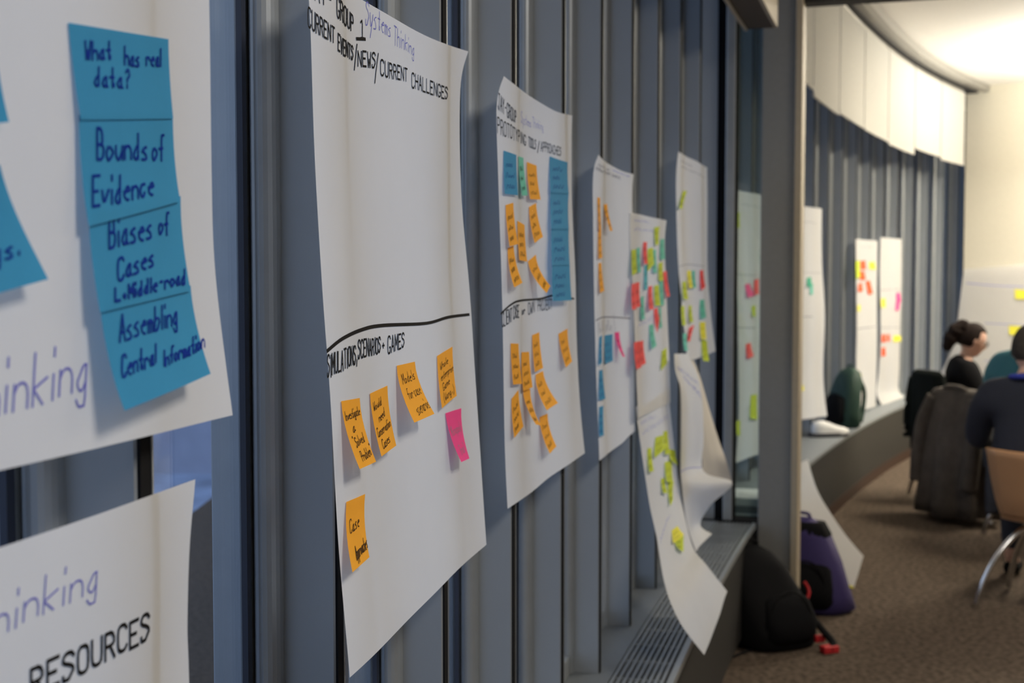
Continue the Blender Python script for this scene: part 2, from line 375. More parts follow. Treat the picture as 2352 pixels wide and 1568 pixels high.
class Note(Surf):
    def __init__(self, sh, c, lift=None, base=.0012):
        TL, TR, BR, BL = c; self.sh = sh; self.base = base
        self.uv = [None]*4
        cu = (TL[0]+TR[0])/2, (TL[1]+TR[1])/2; u0, v0 = sh.solve(*cu)
        self.uv[0] = sh.solve(*TL, base, u0, v0); self.uv[1] = sh.solve(*TR, base, u0, v0)
        if lift is None:
            pl = sh.Q(*self.uv[0], base); pr = sh.Q(*self.uv[1], base); ls = []
            for p, q in ((pl, BL), (pr, BR)):
                n = sh.N(u0, v0); n.z = 0; n.normalize(); t = Vector((-n.y, n.x, 0)); r = ray(*q); cz = Vector((0, 0, CAMZ))
                k = t.dot(p-cz)/t.dot(r); ls.append((cz+r*k-p).dot(n))
            lift = min(max(sum(ls)/2, .004), .030)
        self.lift = lift
        self.uv[2] = sh.solve(*BR, base+lift, *self.uv[1]); self.uv[3] = sh.solve(*BL, base+lift, *self.uv[0]); self.sgn = sh.sgn
        self.sgn = 1; n = self.N(.5, .5)
        if n.dot(sh.N(u0, v0)) < 0: self.sgn = -1
    def P(self, u, v):
        a, b, c, d = self.uv
        x = (a[0]*(1-u)+b[0]*u)*(1-v)+(d[0]*(1-u)+c[0]*u)*v; y = (a[1]*(1-u)+b[1]*u)*(1-v)+(d[1]*(1-u)+c[1]*u)*v
        vv = max(v, 0)
        return self.sh.Q(x, y, self.base+self.lift*(vv**1.7))
# ------------------------------------------------------------------ handwriting
G = {  # strokes on a grid: x 0-4 wide, y 0 descender, 2 baseline, 8 cap height
 'A': '022842 1434', 'B': '0208 0828373505 0535443202', 'C': '4738180703123243', 'D': '0208 082837433202', 'E': '48080242 0535', 'F': '480802 0535', 'G': '4738180703123243442444',
 'H': '0208 4248 0545', 'I': '2228', 'J': '1848 3833221203', 'K': '0208 480542', 'L': '080242', 'M': '0208244842', 'N': '02084248', 'O': '18070312324347381828', 'P': '0208 082838463505', 'Q': '180703123243473818 3342', 'R': '02080838463505 2542',
 'S': '473818070635443322120203', 'T': '0848 2822', 'U': '080312324348', 'V': '082248', 'W': '0812253248', 'X': '0248 0842', 'Y': '082548 2522', 'Z': '08480242', '1': '172822 1232', '/': '0149', '+': '1535 2624', '-': '1535', '.': '2223', ',': '2311', '?': '172838462524 2223', '>': '1323 2433 3322', '(': '392614223121', ')': '193644322110', '"': '1918 2928', "'": '2827',
 'a': '35251403122233 353242', 'b': '0802 04153544332202', 'c': '35150403122233', 'd': '3832 35251403122233', 'e': '0444352514032232', 'f': '48382822 0535', 'g': '35251403122233 3530201001', 'h': '0802 0415354442', 'i': '1512 1718', 'j': '2520100 2728', 'k': '0802 450432', 'l': '1812', 'm': '0502 0415252422 24354442', 'n': '0502 0415354442',
 'o': '15040312334425 15', 'p': '0500 041535443202', 'q': '35250403122233 3530', 'r': '0502 04153544', 's': '351504243322020', 't': '2823223233 0535', 'u': '0503122244 4542', 'v': '051245', 'w': '0512243245', 'x': '0542 0245', 'y': '05122233 4510', 'z': '05350242', 's': '35250414333202'}
def strokes(ch):
    out = []
    for st in G.get(ch, '').split():
        out.append([(int(st[i])/4, (int(st[i+1])-2)/6) for i in range(0, len(st)-1, 2)])
    return out
def ribbon(bm, surf, pts, wid, off=.0007):      # pts in surface uv
    ps = [(surf.Q(u, v, off), surf.N(u, v)) for u, v in pts]
    for (a, n), (b, _) in zip(ps, ps[1:]):
        d = b-a
        if d.length < 1e-6: continue
        d.normalize(); w_ = n.cross(d)*wid/2; e = d*wid*.35
        vs = [bm.verts.new(q) for q in (a-e-w_, b+e-w_, b+e+w_, a-e+w_)]; bm.faces.new(vs)
def chaikin(p):
    if len(p) < 3: return p
    o = [p[0]]
    for a, b in zip(p, p[1:]): o += [(a[0]*.75+b[0]*.25, a[1]*.75+b[1]*.25), (a[0]*.25+b[0]*.75, a[1]*.25+b[1]*.75)]
    return o+[p[-1]]
def wtext(bm, surf, txt, uv4, wid, smooth=1, jit=.04, slant=0):
    # uv4: base start, base end, cap start, cap end in surface uv
    b0, b1, c0, c1 = uv4; n = len(txt)
    wds = [.45 if ch in 'iIl1.,\'' else (.5 if ch == ' ' else 1) for ch in txt]; tot = sum(wds); acc = 0
    for ch, wd_ in zip(txt, wds):
        jy = random.uniform(-jit, jit)
        for st in strokes(ch):
            if smooth: st = chaikin(st) if ch not in 'AEFHILMNTVWXYZKk/' else st
            pts = []
            for a, b in st:
                aa = (acc+.1+.72*wd_*(a if wd_ == 1 else (a-.05)*.9+.05))/tot+slant*b/tot; bb = b+jy
                x = [(b0[i]*(1-aa)+b1[i]*aa)*(1-bb)+(c0[i]*(1-aa)+c1[i]*aa)*bb for i in (0, 1)]; pts.append(x)
            ribbon(bm, surf, pts, wid)
        acc += wd_
def ptext(bm, surf, txt, x0, y0, x1, y1, h0, h1, wid, **k):
    g = surf.solve((x0+x1)/2, (y0+y1)/2)
    q = [surf.solve(x0, y0, 0, *g), surf.solve(x1, y1, 0, *g), surf.solve(x0, y0-h0, 0, *g), surf.solve(x1, y1-h1, 0, *g)]
    wtext(bm, surf, txt, q, wid, **k)
def pline(bm, surf, pts, wid):
    g = surf.solve(*pts[0]); uv = []
    for p in pts: g = surf.solve(*p, 0, *g); uv.append(Vector((*g, 0)))
    ribbon(bm, surf, [(p.x, p.y) for p in spline(uv, 6)], wid)
def scrib(bm, surf, u0, v0, u1, v1, h, wid, n=None, seed=1):   # illegible scribble
    rn = random.Random(seed); n = n or max(4, int(abs(u1-u0)/h*2.2)); pts = []
    gap = 0
    for i in range(n*2+1):
        t = i/(n*2); up = (i % 2)*h*rn.uniform(.5, 1.1); pts.append((u0+(u1-u0)*t+rn.uniform(-.2, .2)*(u1-u0)/n, v0+(v1-v0)*t-up))
        if i and i % 7 == 0:
            ribbon(bm, surf, chaikin(pts), wid); pts = []
    if len(pts) > 1: ribbon(bm, surf, chaikin(pts), wid)
def note(sh, name_desc, col, c, lines=None, ink='ink', group=None, lift=None, wid=.0011, base=.0012, scr=0, texts=None, label=None):
    nt_ = Note(sh, c, lift, base); big = abs(c[0][0]-c[1][0]) > 60
    o = obj('sticky_note', nt_.mesh(6 if big else 3, 10 if big else 6), 'n_'+col, smooth=True)
    tag(o, label or ('%s sticky note %s' % ({'lime': 'yellow-green', 'mint': 'mint green', 'vermilion': 'orange-red'}.get(col, col), name_desc)), 'sticky note', group)
    if lines or scr or texts:
        bm = bmesh.new()
        if texts:
            for t in texts: ptext(bm, nt_, *t, wid=wid)
        elif lines:
            n = len(lines)
            for i, ln in enumerate(lines):
                t, u0, u1 = ln if isinstance(ln, tuple) else (ln, .08, .92)
                vb = .14+.82*(i+.85)/n; h = min(.5*.82/n*1.35, .2); sk = -.05
                wtext(bm, nt_, t, [(u0, vb), (u1, vb+sk), (u0, vb-h), (u1, vb-h+sk)], wid)
        else:
            for i in range(scr):
                vb = .2+.75*(i+.8)/scr; scrib(bm, nt_, .15, vb, random.uniform(.6, .9), vb-.02, .5/scr, wid, 4, i+int(c[0][0]))
        obj('handwriting', bm, ink, o)
    return nt_
def sheet(s, label, group=None, m='paper', nu=34, nv=44):
    o = obj('flipchart_sheet', s.mesh(nu, nv), m, smooth=True); tag(o, label, 'paper sheet', group); return o
def cv(origin, sc_, *q): return [(origin[0]+q[i]/sc_, origin[1]+q[i+1]/sc_) for i in range(0, 8, 2)]
GS = 'flip chart sheets taped to the window fins'
# ---- sheet 1 (upper left)
s1 = Sheet([(0, 0, 452, -830), (0, 0, 463, -400), (0, 0, 472, 0), (0, 0, 481, 382), (0, 0, 494, 637), (0, 0, 531, 953)], .0025, 1, left=.68)
o1s = sheet(s1, 'white flip chart sheet at upper left with the column of wide blue notes', GS)
bm = bmesh.new(); ptext(bm, s1, 'Thinking', -95, 975, 208, 893, 130, 115, .0019, slant=.15); obj('handwriting', bm, 'pen', o1s)
gB = 'blue notes overlapping in a column on the upper left sheet'
T1 = [('What', 193, 137, 258, 134, 42, 40), ('has', 284, 147, 322, 152, 42, 40), ('real', 334, 151, 371, 153, 36, 40), ('data?', 214, 195, 300, 204, 44, 42)]
T2 = [('Bounds', 220, 368, 342, 364, 72, 55), ('of', 348, 370, 378, 366, 58, 58), ('Evidence', 210, 477, 356, 447, 70, 55)]
T3 = [('Biases', 248, 571, 352, 543, 70, 55), ('of', 363, 541, 389, 536, 50, 50), ('Cases', 268, 645, 356, 607, 52, 44), ('L>Middle-road', 262, 692, 427, 650, 30, 34)]
T4 = [('Assembling', 272, 784, 410, 742, 62, 50), ('Central', 278, 870, 360, 832, 52, 42), ('Information', 374, 843, 470, 798, 36, 38)]
note(s1, '', 'blue', ((157, 52), (387, 90), (398, 272), (186, 275)), texts=T1, ink='navy', lift=.004, wid=.0020, group=gB, label='top wide blue note reading What has real data? on the upper left sheet')
note(s1, '', 'blue', ((181, 264), (397, 262), (414, 462), (204, 520)), texts=T2, ink='navy', lift=.007, wid=.0023, base=.0035, group=gB, label='second wide blue note in the column, reading Bounds of Evidence')
note(s1, '', 'blue', ((204, 490), (415, 450), (438, 668), (230, 718)), texts=T3, ink='navy', lift=.007, wid=.0023, base=.0075, group=gB, label='third wide blue note in the column, reading Biases of Cases')
note(s1, '', 'blue', ((230, 704), (438, 655), (484, 858), (286, 943)), texts=T4, ink='navy', lift=.013, wid=.0020, base=.012, group=gB, label='bottom wide blue note in the column, reading Assembling Central Information')
note(s1, '', 'blue', ((-210, 60), (-12, 85), (21, 280), (-170, 300)), lift=.006, label='blue note cut by the left edge of the photo, high on the upper left sheet')
note(s1, '', 'blue', ((-160, 400), (0, 378), (111, 641), (-90, 700)), ink='navy', lift=.016, wid=.0018, texts=[('ings.', -62, 612, 48, 585, 50, 46)], label='blue note cut by the left photo edge, beside the middle of the blue column')
# ---- lower left sheet
s0 = Sheet([(0, 0, 443, 1100), (0, 0, 429, 1250), (0, 0, 428, 1420), (0, 0, 434, 1600), (0, 0, 440, 2250), (0, 0, 440, 2950)], .003, 5, left=.68)
o0 = sheet(s0, 'white flip chart sheet at lower left with the word RESOURCES', GS)
bm = bmesh.new(); ptext(bm, s0, 'Thinking', -75, 1490, 232, 1345, 92, 82, .0016, slant=.15); obj('handwriting', bm, 'pen', o0)
bm = bmesh.new(); ptext(bm, s0, 'RESOURCES', 66, 1600, 346, 1462, 62, 58, .0032); obj('handwriting', bm, 'ink', o0)
# ---- sheet 2 (group 1)
s2 = Sheet([(699, -85, 1071, 118, -.012), (706, 60, 1054, 205, 0), (716, 330, 1056, 440), (735, 640, 1072, 660), (752, 905, 1084, 870), (768, 1250, 1098, 1060), (795, 1555, 1112, 1250)], .0035, 3)
o2s = sheet(s2, 'large white sheet headed CURRENT EVENTS/NEWS/CURRENT CHALLENGES, in sharpest focus', GS, nu=44, nv=60)
bm = bmesh.new()
for t in [('JAY-', 706, -12, 764, 26, 46, 42), ('GROUP', 772, 36, 812, 76, 46, 36), ('1', 818, 88, 842, 90, 42, 42), ('CURRENT', 705, 62, 769, 99, 46, 34), ('EVENTS', 775, 116, 811, 140, 38, 30), ('NEWS', 820, 151, 863, 157, 34, 34), ('CURRENT', 872, 173, 936, 188, 36, 28), ('CHALLENGES', 944, 200, 1029, 229, 34, 26),
          ('SIMULATIONS,', 750, 868, 820, 831, 50, 40), ('SCENARIOS', 821, 824, 874, 808, 42, 33), ('+', 874, 810, 886, 806, 32, 30), ('GAMES', 889, 814, 929, 795, 40, 30)]:
    ptext(bm, s2, *t, wid=.0026)
for p in [((813, 160), (819, 102)), ((860, 190), (868, 123))]: pline(bm, s2, p, .0026)
pline(bm, s2, ((818, 89), (838, 90)), .004)
pline(bm, s2, ((750, 806), (785, 778), (830, 757), (880, 747), (980, 742), (1030, 728), (1077, 722)), .0045)
obj('handwriting', bm, 'ink', o2s)
bm = bmesh.new(); ptext(bm, s2, 'Systems', 838, 54, 898, 86, 56, 34, .0013, slant=.1); ptext(bm, s2, 'Thinking', 903, 100, 952, 128, 44, 28, .0013, slant=.1); obj('handwriting', bm, 'pen', o2s)
g2 = 'orange notes on the CURRENT EVENTS sheet'; K = (680, 600), 1.62
note(s2, '', 'orange', cv(*K, 168, 520, 237, 508, 298, 745, 237, 773), ['Investigate', ('a', .3, .5), ('"Solved', .15, .8), ('Problem"', .3, 1)], group=g2, label='orange note reading Investigate a Solved Problem, leftmost in its row')
note(s2, '', 'orange', cv(*K, 275, 492, 340, 462, 373, 685, 318, 726), [('Would', .1, .6), ('need', .3, .7), 'Conservation', ('Cases', .2, .7)], group=g2, label='orange note reading Would need Conservation Cases')
note(s2, '', 'orange', cv(*K, 375, 388, 442, 373, 515, 567, 440, 600), [('Models', .15, .85), ('for case', .2, .9), ('scenarios', .3, .98)], group=g2, label='orange note reading Models for case scenarios')
note(s2, '', 'orange', cv(*K, 525, 352, 582, 317, 598, 500, 543, 547), [('Whole', .15, .7), ('enterprise', .15, .98), ('Game', .2, .7), ('(Wang..)', .15, .9)], group=g2, label='orange note reading Whole enterprise Game, at the right of its row')
note(s2, '', 'pink', cv(*K, 556, 565, 615, 546, 645, 733, 615, 747), [('Monopoly', .1, .9), ('Trail', .3, .8)], ink='grey', wid=.0008, label='bright pink note near the right edge of the CURRENT EVENTS sheet')
note(s2, '', 'orange', cv(*K, 187, 895, 257, 865, 273, 1100, 210, 1157), [('Case', .15, .7), ('Approaches', .3, 1.0)], group=g2, lift=.014, label='orange note reading Case Approaches, alone at the lower left of its sheet')
# ---- sheet 3
s3 = Sheet([(1152, 175, 1311, 265, -.012), (1138, 240, 1309, 330), (1142, 400, 1308, 470), (1147, 620, 1316, 640), (1150, 800, 1321, 780), (1155, 1000, 1329, 930), (1163, 1168, 1338, 1040)], .004, 7)
o3s = sheet(s3, 'white sheet with many orange notes and one long blue column on its right side', GS)
bm = bmesh.new()
for t in [('JAY-GROUP', 1143, 252, 1186, 285, 38, 26), ('PROTOTYPING', 1141, 305, 1208, 334, 36, 22), ('TOOLS', 1213, 336, 1231, 342, 22, 20), ('APPROACHES', 1241, 346, 1289, 358, 22, 18), ('CLIENT', 1152, 752, 1176, 737, 34, 30), ('CASE', 1178, 732, 1192, 727, 30, 28), ('or', 1198, 722, 1206, 720, 18, 18), ('OWN', 1212, 722, 1228, 716, 26, 24), ('PROJECT', 1234, 714, 1268, 708, 24, 22)]: ptext(bm, s3, *t, wid=.0026)
pline(bm, s3, ((1234, 350), (1238, 325)), .004); pline(bm, s3, ((1150, 720), (1172, 700), (1195, 690), (1240, 686), (1275, 678), (1318, 686)), .004)
obj('handwriting', bm, 'ink', o3s)
bm = bmesh.new(); ptext(bm, s3, 'Systems', 1196, 282, 1220, 292, 26, 18, .0016); ptext(bm, s3, 'Thinking', 1222, 292, 1248, 300, 24, 16, .0016); obj('handwriting', bm, 'pale', o3s)
A = (1080, 120), 2.703; B = (1080, 600), 2.614; g3 = 'notes on the sheet with the long blue column'
D3 = 'on blue-column sheet, '
for c_, org, q, d_ in [('blue', A, (208, 610, 287, 637, 297, 888, 214, 878), 'small square at its top left'), ('mint', A, (300, 645, 330, 655, 358, 888, 322, 890), 'second from the left in its top row'), ('orange', A, (352, 680, 412, 703, 438, 915, 372, 912), 'right of the mint note in its top row'),
    ('orange', A, (220, 948, 268, 933, 298, 1190, 245, 1205), 'just below the small blue square'), ('orange', A, (365, 960, 410, 935, 452, 1145, 400, 1185), 'middle of its second row, nearest the blue column'), ('orange', A, (293, 1045, 338, 1072, 354, 1300, 305, 1290), 'narrow one in the centre of the upper half'),
    ('orange', A, (232, 1215, 270, 1200, 325, 1430, 273, 1460), 'lowest at the left above the dividing line'), ('orange', A, (358, 1298, 408, 1255, 498, 1450, 474, 1495), 'strongly tilted just above the dividing line'),
    ('orange', B, (243, 492, 290, 494, 312, 735, 258, 740), 'top left below the dividing line'), ('orange', B, (316, 775, 360, 765, 425, 985, 395, 980), 'slanting strip tucked below a darker written note'), ('orange', B, (308, 545, 354, 543, 375, 755, 318, 780), 'most written on, low left'), ('orange', B, (372, 443, 415, 425, 438, 640, 388, 665), 'highest below the dividing line, centre'),
    ('orange', B, (392, 680, 438, 657, 528, 850, 460, 895), 'large tilted one in the middle of the lower half'), ('orange', B, (248, 825, 290, 770, 320, 990, 265, 1060), 'lower left, with a pointed bottom corner'), ('orange', B, (415, 935, 465, 913, 518, 1110, 478, 1155), 'lowest of all'), ('orange', B, (530, 435, 585, 403, 612, 600, 575, 638), 'alone at the right edge of the lower half')]:
    note(s3, D3+d_, c_, cv(*org, *q), scr=3, group=g3, wid=.0012, ink='navy' if c_ == 'blue' else 'ink')
gl = [(495, 645, 605, 683), (499, 862, 612, 868), (503, 1090, 612, 1088), (507, 1315, 618, 1310), (512, 1535, 630, 1530)]
for i, d_ in enumerate(['top one of the long blue column', 'second from the top of the long blue column', 'third from the top of the long blue column', 'bottom one of the long blue column, over the dividing line']):
    a, b = gl[i], gl[i+1]
    note(s3, d_+'', 'blue', cv(*A, a[0], a[1], a[2], a[3], b[2], b[3]+10, b[0], b[1]+10), scr=3, lift=.005, base=.0015+.003*i, group='wide blue notes in the long column', ink='navy', wid=.0016)
# ---- sheet 4
s4 = Sheet([(1370, 355, 1452, 400, -.01), (1357, 400, 1451, 440), (1359, 520, 1452, 540), (1364, 760, 1452, 760), (1368, 930, 1455, 900), (1374, 1058, 1458, 990)], .004, 9)
o4 = sheet(s4, 'white sheet with a thin column of orange and blue notes down its left edge', GS)
bm = bmesh.new(); scrib(bm, s4, .08, .12, .35, .12, .03, .002, 6, 3); scrib(bm, s4, .05, .165, .62, .155, .035, .003, 12, 4); scrib(bm, s4, .06, .61, .45, .60, .035, .002, 8, 5); pline(bm, s4, ((1368, 736), (1382, 729), (1405, 728), (1448, 731)), .0035); obj('handwriting', bm, 'grey', o4)
bm = bmesh.new(); scrib(bm, s4, .4, .09, .85, .08, .03, .002, 10, 6); obj('handwriting', bm, 'pale', o4)
E = (1320, 300), 2.6125; D4 = 'on fourth sheet from left, '; g4 = 'notes on the sheet with the thin left-edge column'
for c_, org, q, d_ in [('orange', E, (136, 400, 153, 402, 160, 600, 145, 595), 'topmost at the left edge'), ('orange', E, (142, 592, 160, 590, 166, 762, 143, 770), 'second orange down at the left edge'), ('orange', E, (143, 795, 160, 792, 178, 960, 152, 975), 'lowest orange at the left edge'), ('orange', E, (175, 442, 196, 440, 228, 600, 212, 603), 'curling away right of the edge column'),
    ('blue', E, (148, 1240, 165, 1225, 165, 1390, 146, 1410), 'highest thin blue one at the left edge'), ('blue', E, (180, 1228, 228, 1220, 230, 1380, 185, 1398), 'the widest, between thin blue and pink'), ('pink', E, (240, 1210, 268, 1207, 303, 1358, 288, 1355), 'curling away beside the widest blue one'),
    ('blue', B, (775, 655, 795, 650, 812, 825, 775, 835), 'middle thin blue one at the left edge'), ('blue', B, (775, 875, 800, 865, 802, 1045, 777, 1050), 'lowest blue one at the left edge')]:
    note(s4, D4+d_, c_, cv(*org, *q), scr=3, group=g4, ink='navy' if c_ == 'blue' else 'ink')
# ---- sheet 5 (colourful) and the lower sheet peeling away
s5 = Sheet([(1447, 488, 1529, 506), (1446, 560, 1524, 560), (1452, 700, 1530, 700), (1458, 830, 1534, 820), (1462, 960, 1536, 925)], .003, 11, off0=.012)
o5 = sheet(s5, 'white sheet crowded with red, mint green and yellow-green notes', GS)
bm = bmesh.new(); scrib(bm, s5, .08, .1, .5, .1, .04, .002, 8, 6); scrib(bm, s5, .08, .17, .65, .17, .03, .002, 10, 8); scrib(bm, s5, .1, .6, .6, .56, .03, .002, 8, 9); obj('handwriting', bm, 'pale', o5)
D5 = 'on crowded sheet, '; g5 = 'notes on the crowded colourful sheet'
for c_, q, d_ in [('lime', (478, 580, 510, 575, 505, 680, 485, 690), 'highest one at its top right'), ('mint', (515, 650, 538, 650, 542, 770, 515, 775), 'at the right edge below the highest note'), ('lime', (342, 715, 370, 712, 375, 850, 345, 870), 'at the left edge of the top row'), ('mint', (372, 705, 392, 700, 398, 850, 380, 850), 'second from the left in the top row'),
    ('red', (412, 668, 435, 668, 440, 800, 418, 800), 'highest red one'), ('lime', (438, 710, 470, 700, 478, 800, 440, 845), 'right of the highest red one'), ('mint', (470, 715, 488, 712, 495, 855, 472, 850), 'third mint one along the top row'), ('cyan', (418, 810, 438, 800, 438, 950, 420, 955), 'hanging under the highest red one'),
    ('lime', (505, 795, 528, 788, 532, 900, 505, 900), 'left of the red one on the right edge'), ('red', (530, 850, 552, 840, 572, 990, 555, 1000), 'sticking out past the right edge'), ('red', (342, 920, 365, 915, 370, 1070, 345, 1075), 'left one of the middle red pair'), ('red', (365, 912, 390, 908, 395, 1055, 370, 1060), 'right one of the red pair in the middle'),
    ('red', (443, 935, 465, 930, 475, 1070, 448, 1075), 'tall one at the centre right'), ('lime', (478, 930, 505, 925, 515, 1050, 482, 1050), 'between a red and a mint one at mid height'), ('mint', (510, 900, 530, 900, 538, 1045, 515, 1050), 'at the right edge at mid height'), ('mint', (398, 1000, 415, 990, 422, 1130, 400, 1135), 'below the red pair in the middle'),
    ('red', (475, 1070, 500, 1060, 510, 1130, 495, 1215), 'lozenge shaped with a pointed bottom'), ('mint', (503, 1060, 518, 1060, 525, 1180, 508, 1185), 'right of the lozenge shaped red one'), ('mint', (448, 1165, 472, 1160, 492, 1290, 465, 1310), 'lowest mint one'), ('red', (355, 1270, 390, 1262, 400, 1420, 370, 1430), 'left one of the lowest red pair'),
    ('red', (388, 1265, 412, 1258, 428, 1395, 400, 1410), 'right one of the lowest red pair'), ('lime', (525, 1320, 552, 1300, 555, 1395, 518, 1440), 'lowest one at its bottom right')]:
    note(s5, D5+d_, c_, cv(*E, *q), scr=2, group=g5, lift=None if c_ != 'red' else .01, base=.0012+random.random()*.002)
H = (1340, 780), 1.99
rows = [((235, 308), (384, 215)), ((255, 450), (398, 370)), ((275, 600), (420, 560)), ((300, 760), (440, 700)), ((332, 900), (462, 805)), ((372, 1120), (500, 950)), ((440, 1290), (560, 1030)), ((550, 1440), (655, 1150))]
s6 = Sheet([(1340+a[0]/1.99, 780+a[1]/1.99, 1340+b[0]/1.99, 780+b[1]/1.99) for a, b in rows], .0025, 2, off0=.02, offs=[.02, .03, .05, .07, .10, .15, .205, .25])
o6 = sheet(s6, 'white sheet with yellow-green notes peeling off and sweeping out over the grille', GS)
bm = bmesh.new(); scrib(bm, s6, .08, .10, .5, .10, .02, .002, 8, 1); scrib(bm, s6, .08, .14, .9, .13, .025, .002, 14, 2); scrib(bm, s6, .08, .6, .5, .52, .015, .002, 8, 12); obj('handwriting', bm, 'pale', o6)
D6 = 'on sheet over grille, '; g6 = 'notes on the sheet sweeping over the grille'
for c_, q, d_ in [('lime', (293, 497, 312, 493, 322, 600, 302, 605), 'alone at the left edge'), ('lime', (330, 445, 365, 435, 372, 500, 325, 540), 'left one of the upper cluster'), ('lime', (366, 420, 385, 415, 397, 520, 374, 525), 'tallest of the upper cluster'), ('lime', (392, 500, 420, 505, 432, 575, 400, 550), 'poking past the right edge'), ('lime', (372, 560, 405, 550, 410, 650, 380, 650), 'linking the upper and lower clusters'),
    ('lime', (355, 635, 372, 630, 385, 700, 365, 700), 'left one of the middle cluster'), ('lime', (385, 650, 413, 645, 410, 730, 398, 760), 'lowest of the middle cluster'), ('yellow', (405, 870, 430, 850, 460, 890, 412, 930), 'upper one of the bottom pair'), ('lime', (415, 910, 460, 895, 458, 970, 430, 950), 'lower one of the bottom pair')]:
    note(s6, D6+d_, c_, cv(*H, *q), group=g6, lift=.008, scr=2, wid=.001, base=.0012+random.random()*.002)
# ---- sheet 7 (upper, before the partition)
s7 = Sheet([(1554, 348, 1623, 385), (1552, 420, 1623, 440), (1556, 600, 1623, 600), (1565, 700, 1631, 700), (1580, 830, 1642, 806)], .005, 13)
o7 = sheet(s7, 'white sheet nearest the partition, lime note alone at its top left', GS)
bm = bmesh.new(); scrib(bm, s7, .1, .10, .45, .11, .02, .002, 6, 6); scrib(bm, s7, .12, .15, .9, .165, .02, .002, 12, 8); pline(bm, s7, ((1560, 612), (1580, 607), (1618, 612)), .002); obj('handwriting', bm, 'grey', o7)
D7 = 'on sheet nearest partition, '; g7 = 'notes on the sheet nearest the partition'
for c_, q, d_ in [('lime', (652, 362, 675, 362, 645, 470, 628, 465), 'alone at its top left'), ('yellow', (675, 840, 698, 838, 712, 940, 688, 945), 'left of a mint one just under the line'), ('mint', (705, 840, 722, 840, 730, 940, 712, 945), 'thin one just under the line'), ('red', (752, 838, 772, 835, 785, 935, 760, 960), 'at the right just under the line'), ('lime', (648, 905, 670, 905, 682, 1010, 655, 1012), 'highest one at the left edge under the line'),
    ('mint', (752, 1015, 778, 1012, 790, 1120, 758, 1130), 'right side, below the red one'), ('lime', (640, 1052, 660, 1052, 668, 1165, 648, 1170), 'lower one at the left edge'), ('lime', (685, 1050, 702, 1048, 712, 1145, 692, 1150), 'thin one in the middle of the lower half'), ('red', (690, 1180, 718, 1165, 692, 1265, 678, 1260), 'thin and leaning left near the bottom'), ('mint', (650, 1215, 675, 1215, 680, 1320, 658, 1320), 'bottom left corner'),
    ('yellow', (752, 1148, 785, 1148, 792, 1250, 760, 1250), 'upper one of two at the bottom right'), ('lime', (760, 1250, 795, 1260, 808, 1385, 772, 1380), 'hanging below the bottom edge')]:
    note(s7, D7+d_, c_, cv(*E, *q), scr=2, group=g7, lift=.008, base=.0012+random.random()*.002)
# ---- hanging curled sheet under it
s8 = Sheet([(1546, 812, 1576, 812), (1549, 850, 1600, 860), (1562, 900, 1611, 925), (1563, 1000, 1613, 1010), (1561, 1080, 1613, 1082), (1563, 1118, 1680, 1108), (1568, 1165, 1630, 1160), (1578, 1215, 1606, 1205), (1596, 1266, 1632, 1225)], .003, 4, off0=.05, mn=.05)
o8 = sheet(s8, 'bluish shaded sheet hanging curled below the sheet nearest the partition', GS)
bm = bmesh.new(); scrib(bm, s8, .1, .12, .9, .18, .03, .002, 9, 1); scrib(bm, s8, .3, .17, .95, .24, .03, .003, 8, 7); pline(bm, s8, ((1564, 1083), (1580, 1075), (1611, 1073)), .002); obj('handwriting', bm, 'pen', o8)
s9 = Sheet([(1582, 822, 1592, 828), (1598, 870, 1610, 872), (1606, 940, 1628, 935), (1610, 1010, 1650, 1010), (1612, 1060, 1668, 1060), (1613, 1110, 1681, 1106)], .003, 6, off0=.04, mn=.04, mx=.17)
o9 = sheet(s9, 'sheet tinted cream by painted sunlight, flaring to a corner point beside the bluish curled sheet', GS, 'paperw')
# ---- sheets of the far room
gF = 'flip chart sheets hung along the far room windows'
s10 = Sheet([(1690, 437, 1775, 452), (1686, 560, 1775, 560), (1690, 750, 1775, 750), (1694, 950, 1775, 930), (1686, 1062, 1775, 1030)], .006, 8)
o10 = sheet(s10, 'tall white sheets seen through the tinted partition glass', gF)
bm = bmesh.new(); scrib(bm, s10, .1, .09, .8, .1, .015, .002, 10, 1); pline(bm, s10, ((1692, 630), (1735, 632)), .003); pline(bm, s10, ((1694, 752), (1735, 753)), .004); scrib(bm, s10, .15, .75, .6, .72, .015, .002, 8, 2); obj('handwriting', bm, 'grey', o10)
J = (1640, 380), 2.306; g10 = 'notes on the sheets behind the tinted glass'
for c_, q, d_ in [('lime', (122, 250, 138, 250, 138, 330, 122, 330), 'highest, at the left edge'), ('pink', (165, 628, 190, 625, 215, 690, 180, 700), 'left of a red one at mid height'), ('red', (213, 605, 238, 600, 240, 680, 215, 685), 'against the post at mid height'), ('lime', (200, 745, 220, 740, 222, 800, 205, 800), 'faint, below the red one against the post'), ('red', (168, 945, 195, 938, 212, 1010, 178, 1025), 'lower red one in the middle'),
    ('lime', (195, 1215, 228, 1210, 230, 1345, 192, 1340), 'largest, low against the post'), ('lime', (120, 1350, 140, 1350, 140, 1430, 122, 1430), 'lowest, at the left edge')]:
    note(s10, 'behind tinted glass, '+d_, c_, cv(*J, *q), group=g10, lift=.01)
s11 = Sheet([(1822, 472, 1888, 479), (1822, 600, 1887, 610), (1822, 720, 1892, 730), (1822, 850, 1889, 860), (1822, 966, 1896, 955)], .007, 10)
o11 = sheet(s11, 'tall white sheets right of the partition post above the white shoe', gF)
bm = bmesh.new(); scrib(bm, s11, .25, .09, .8, .09, .012, .002, 8, 1); pline(bm, s11, ((1840, 625), (1885, 627)), .002); pline(bm, s11, ((1840, 727), (1866, 727)), .004); obj('handwriting', bm, 'grey', o11)
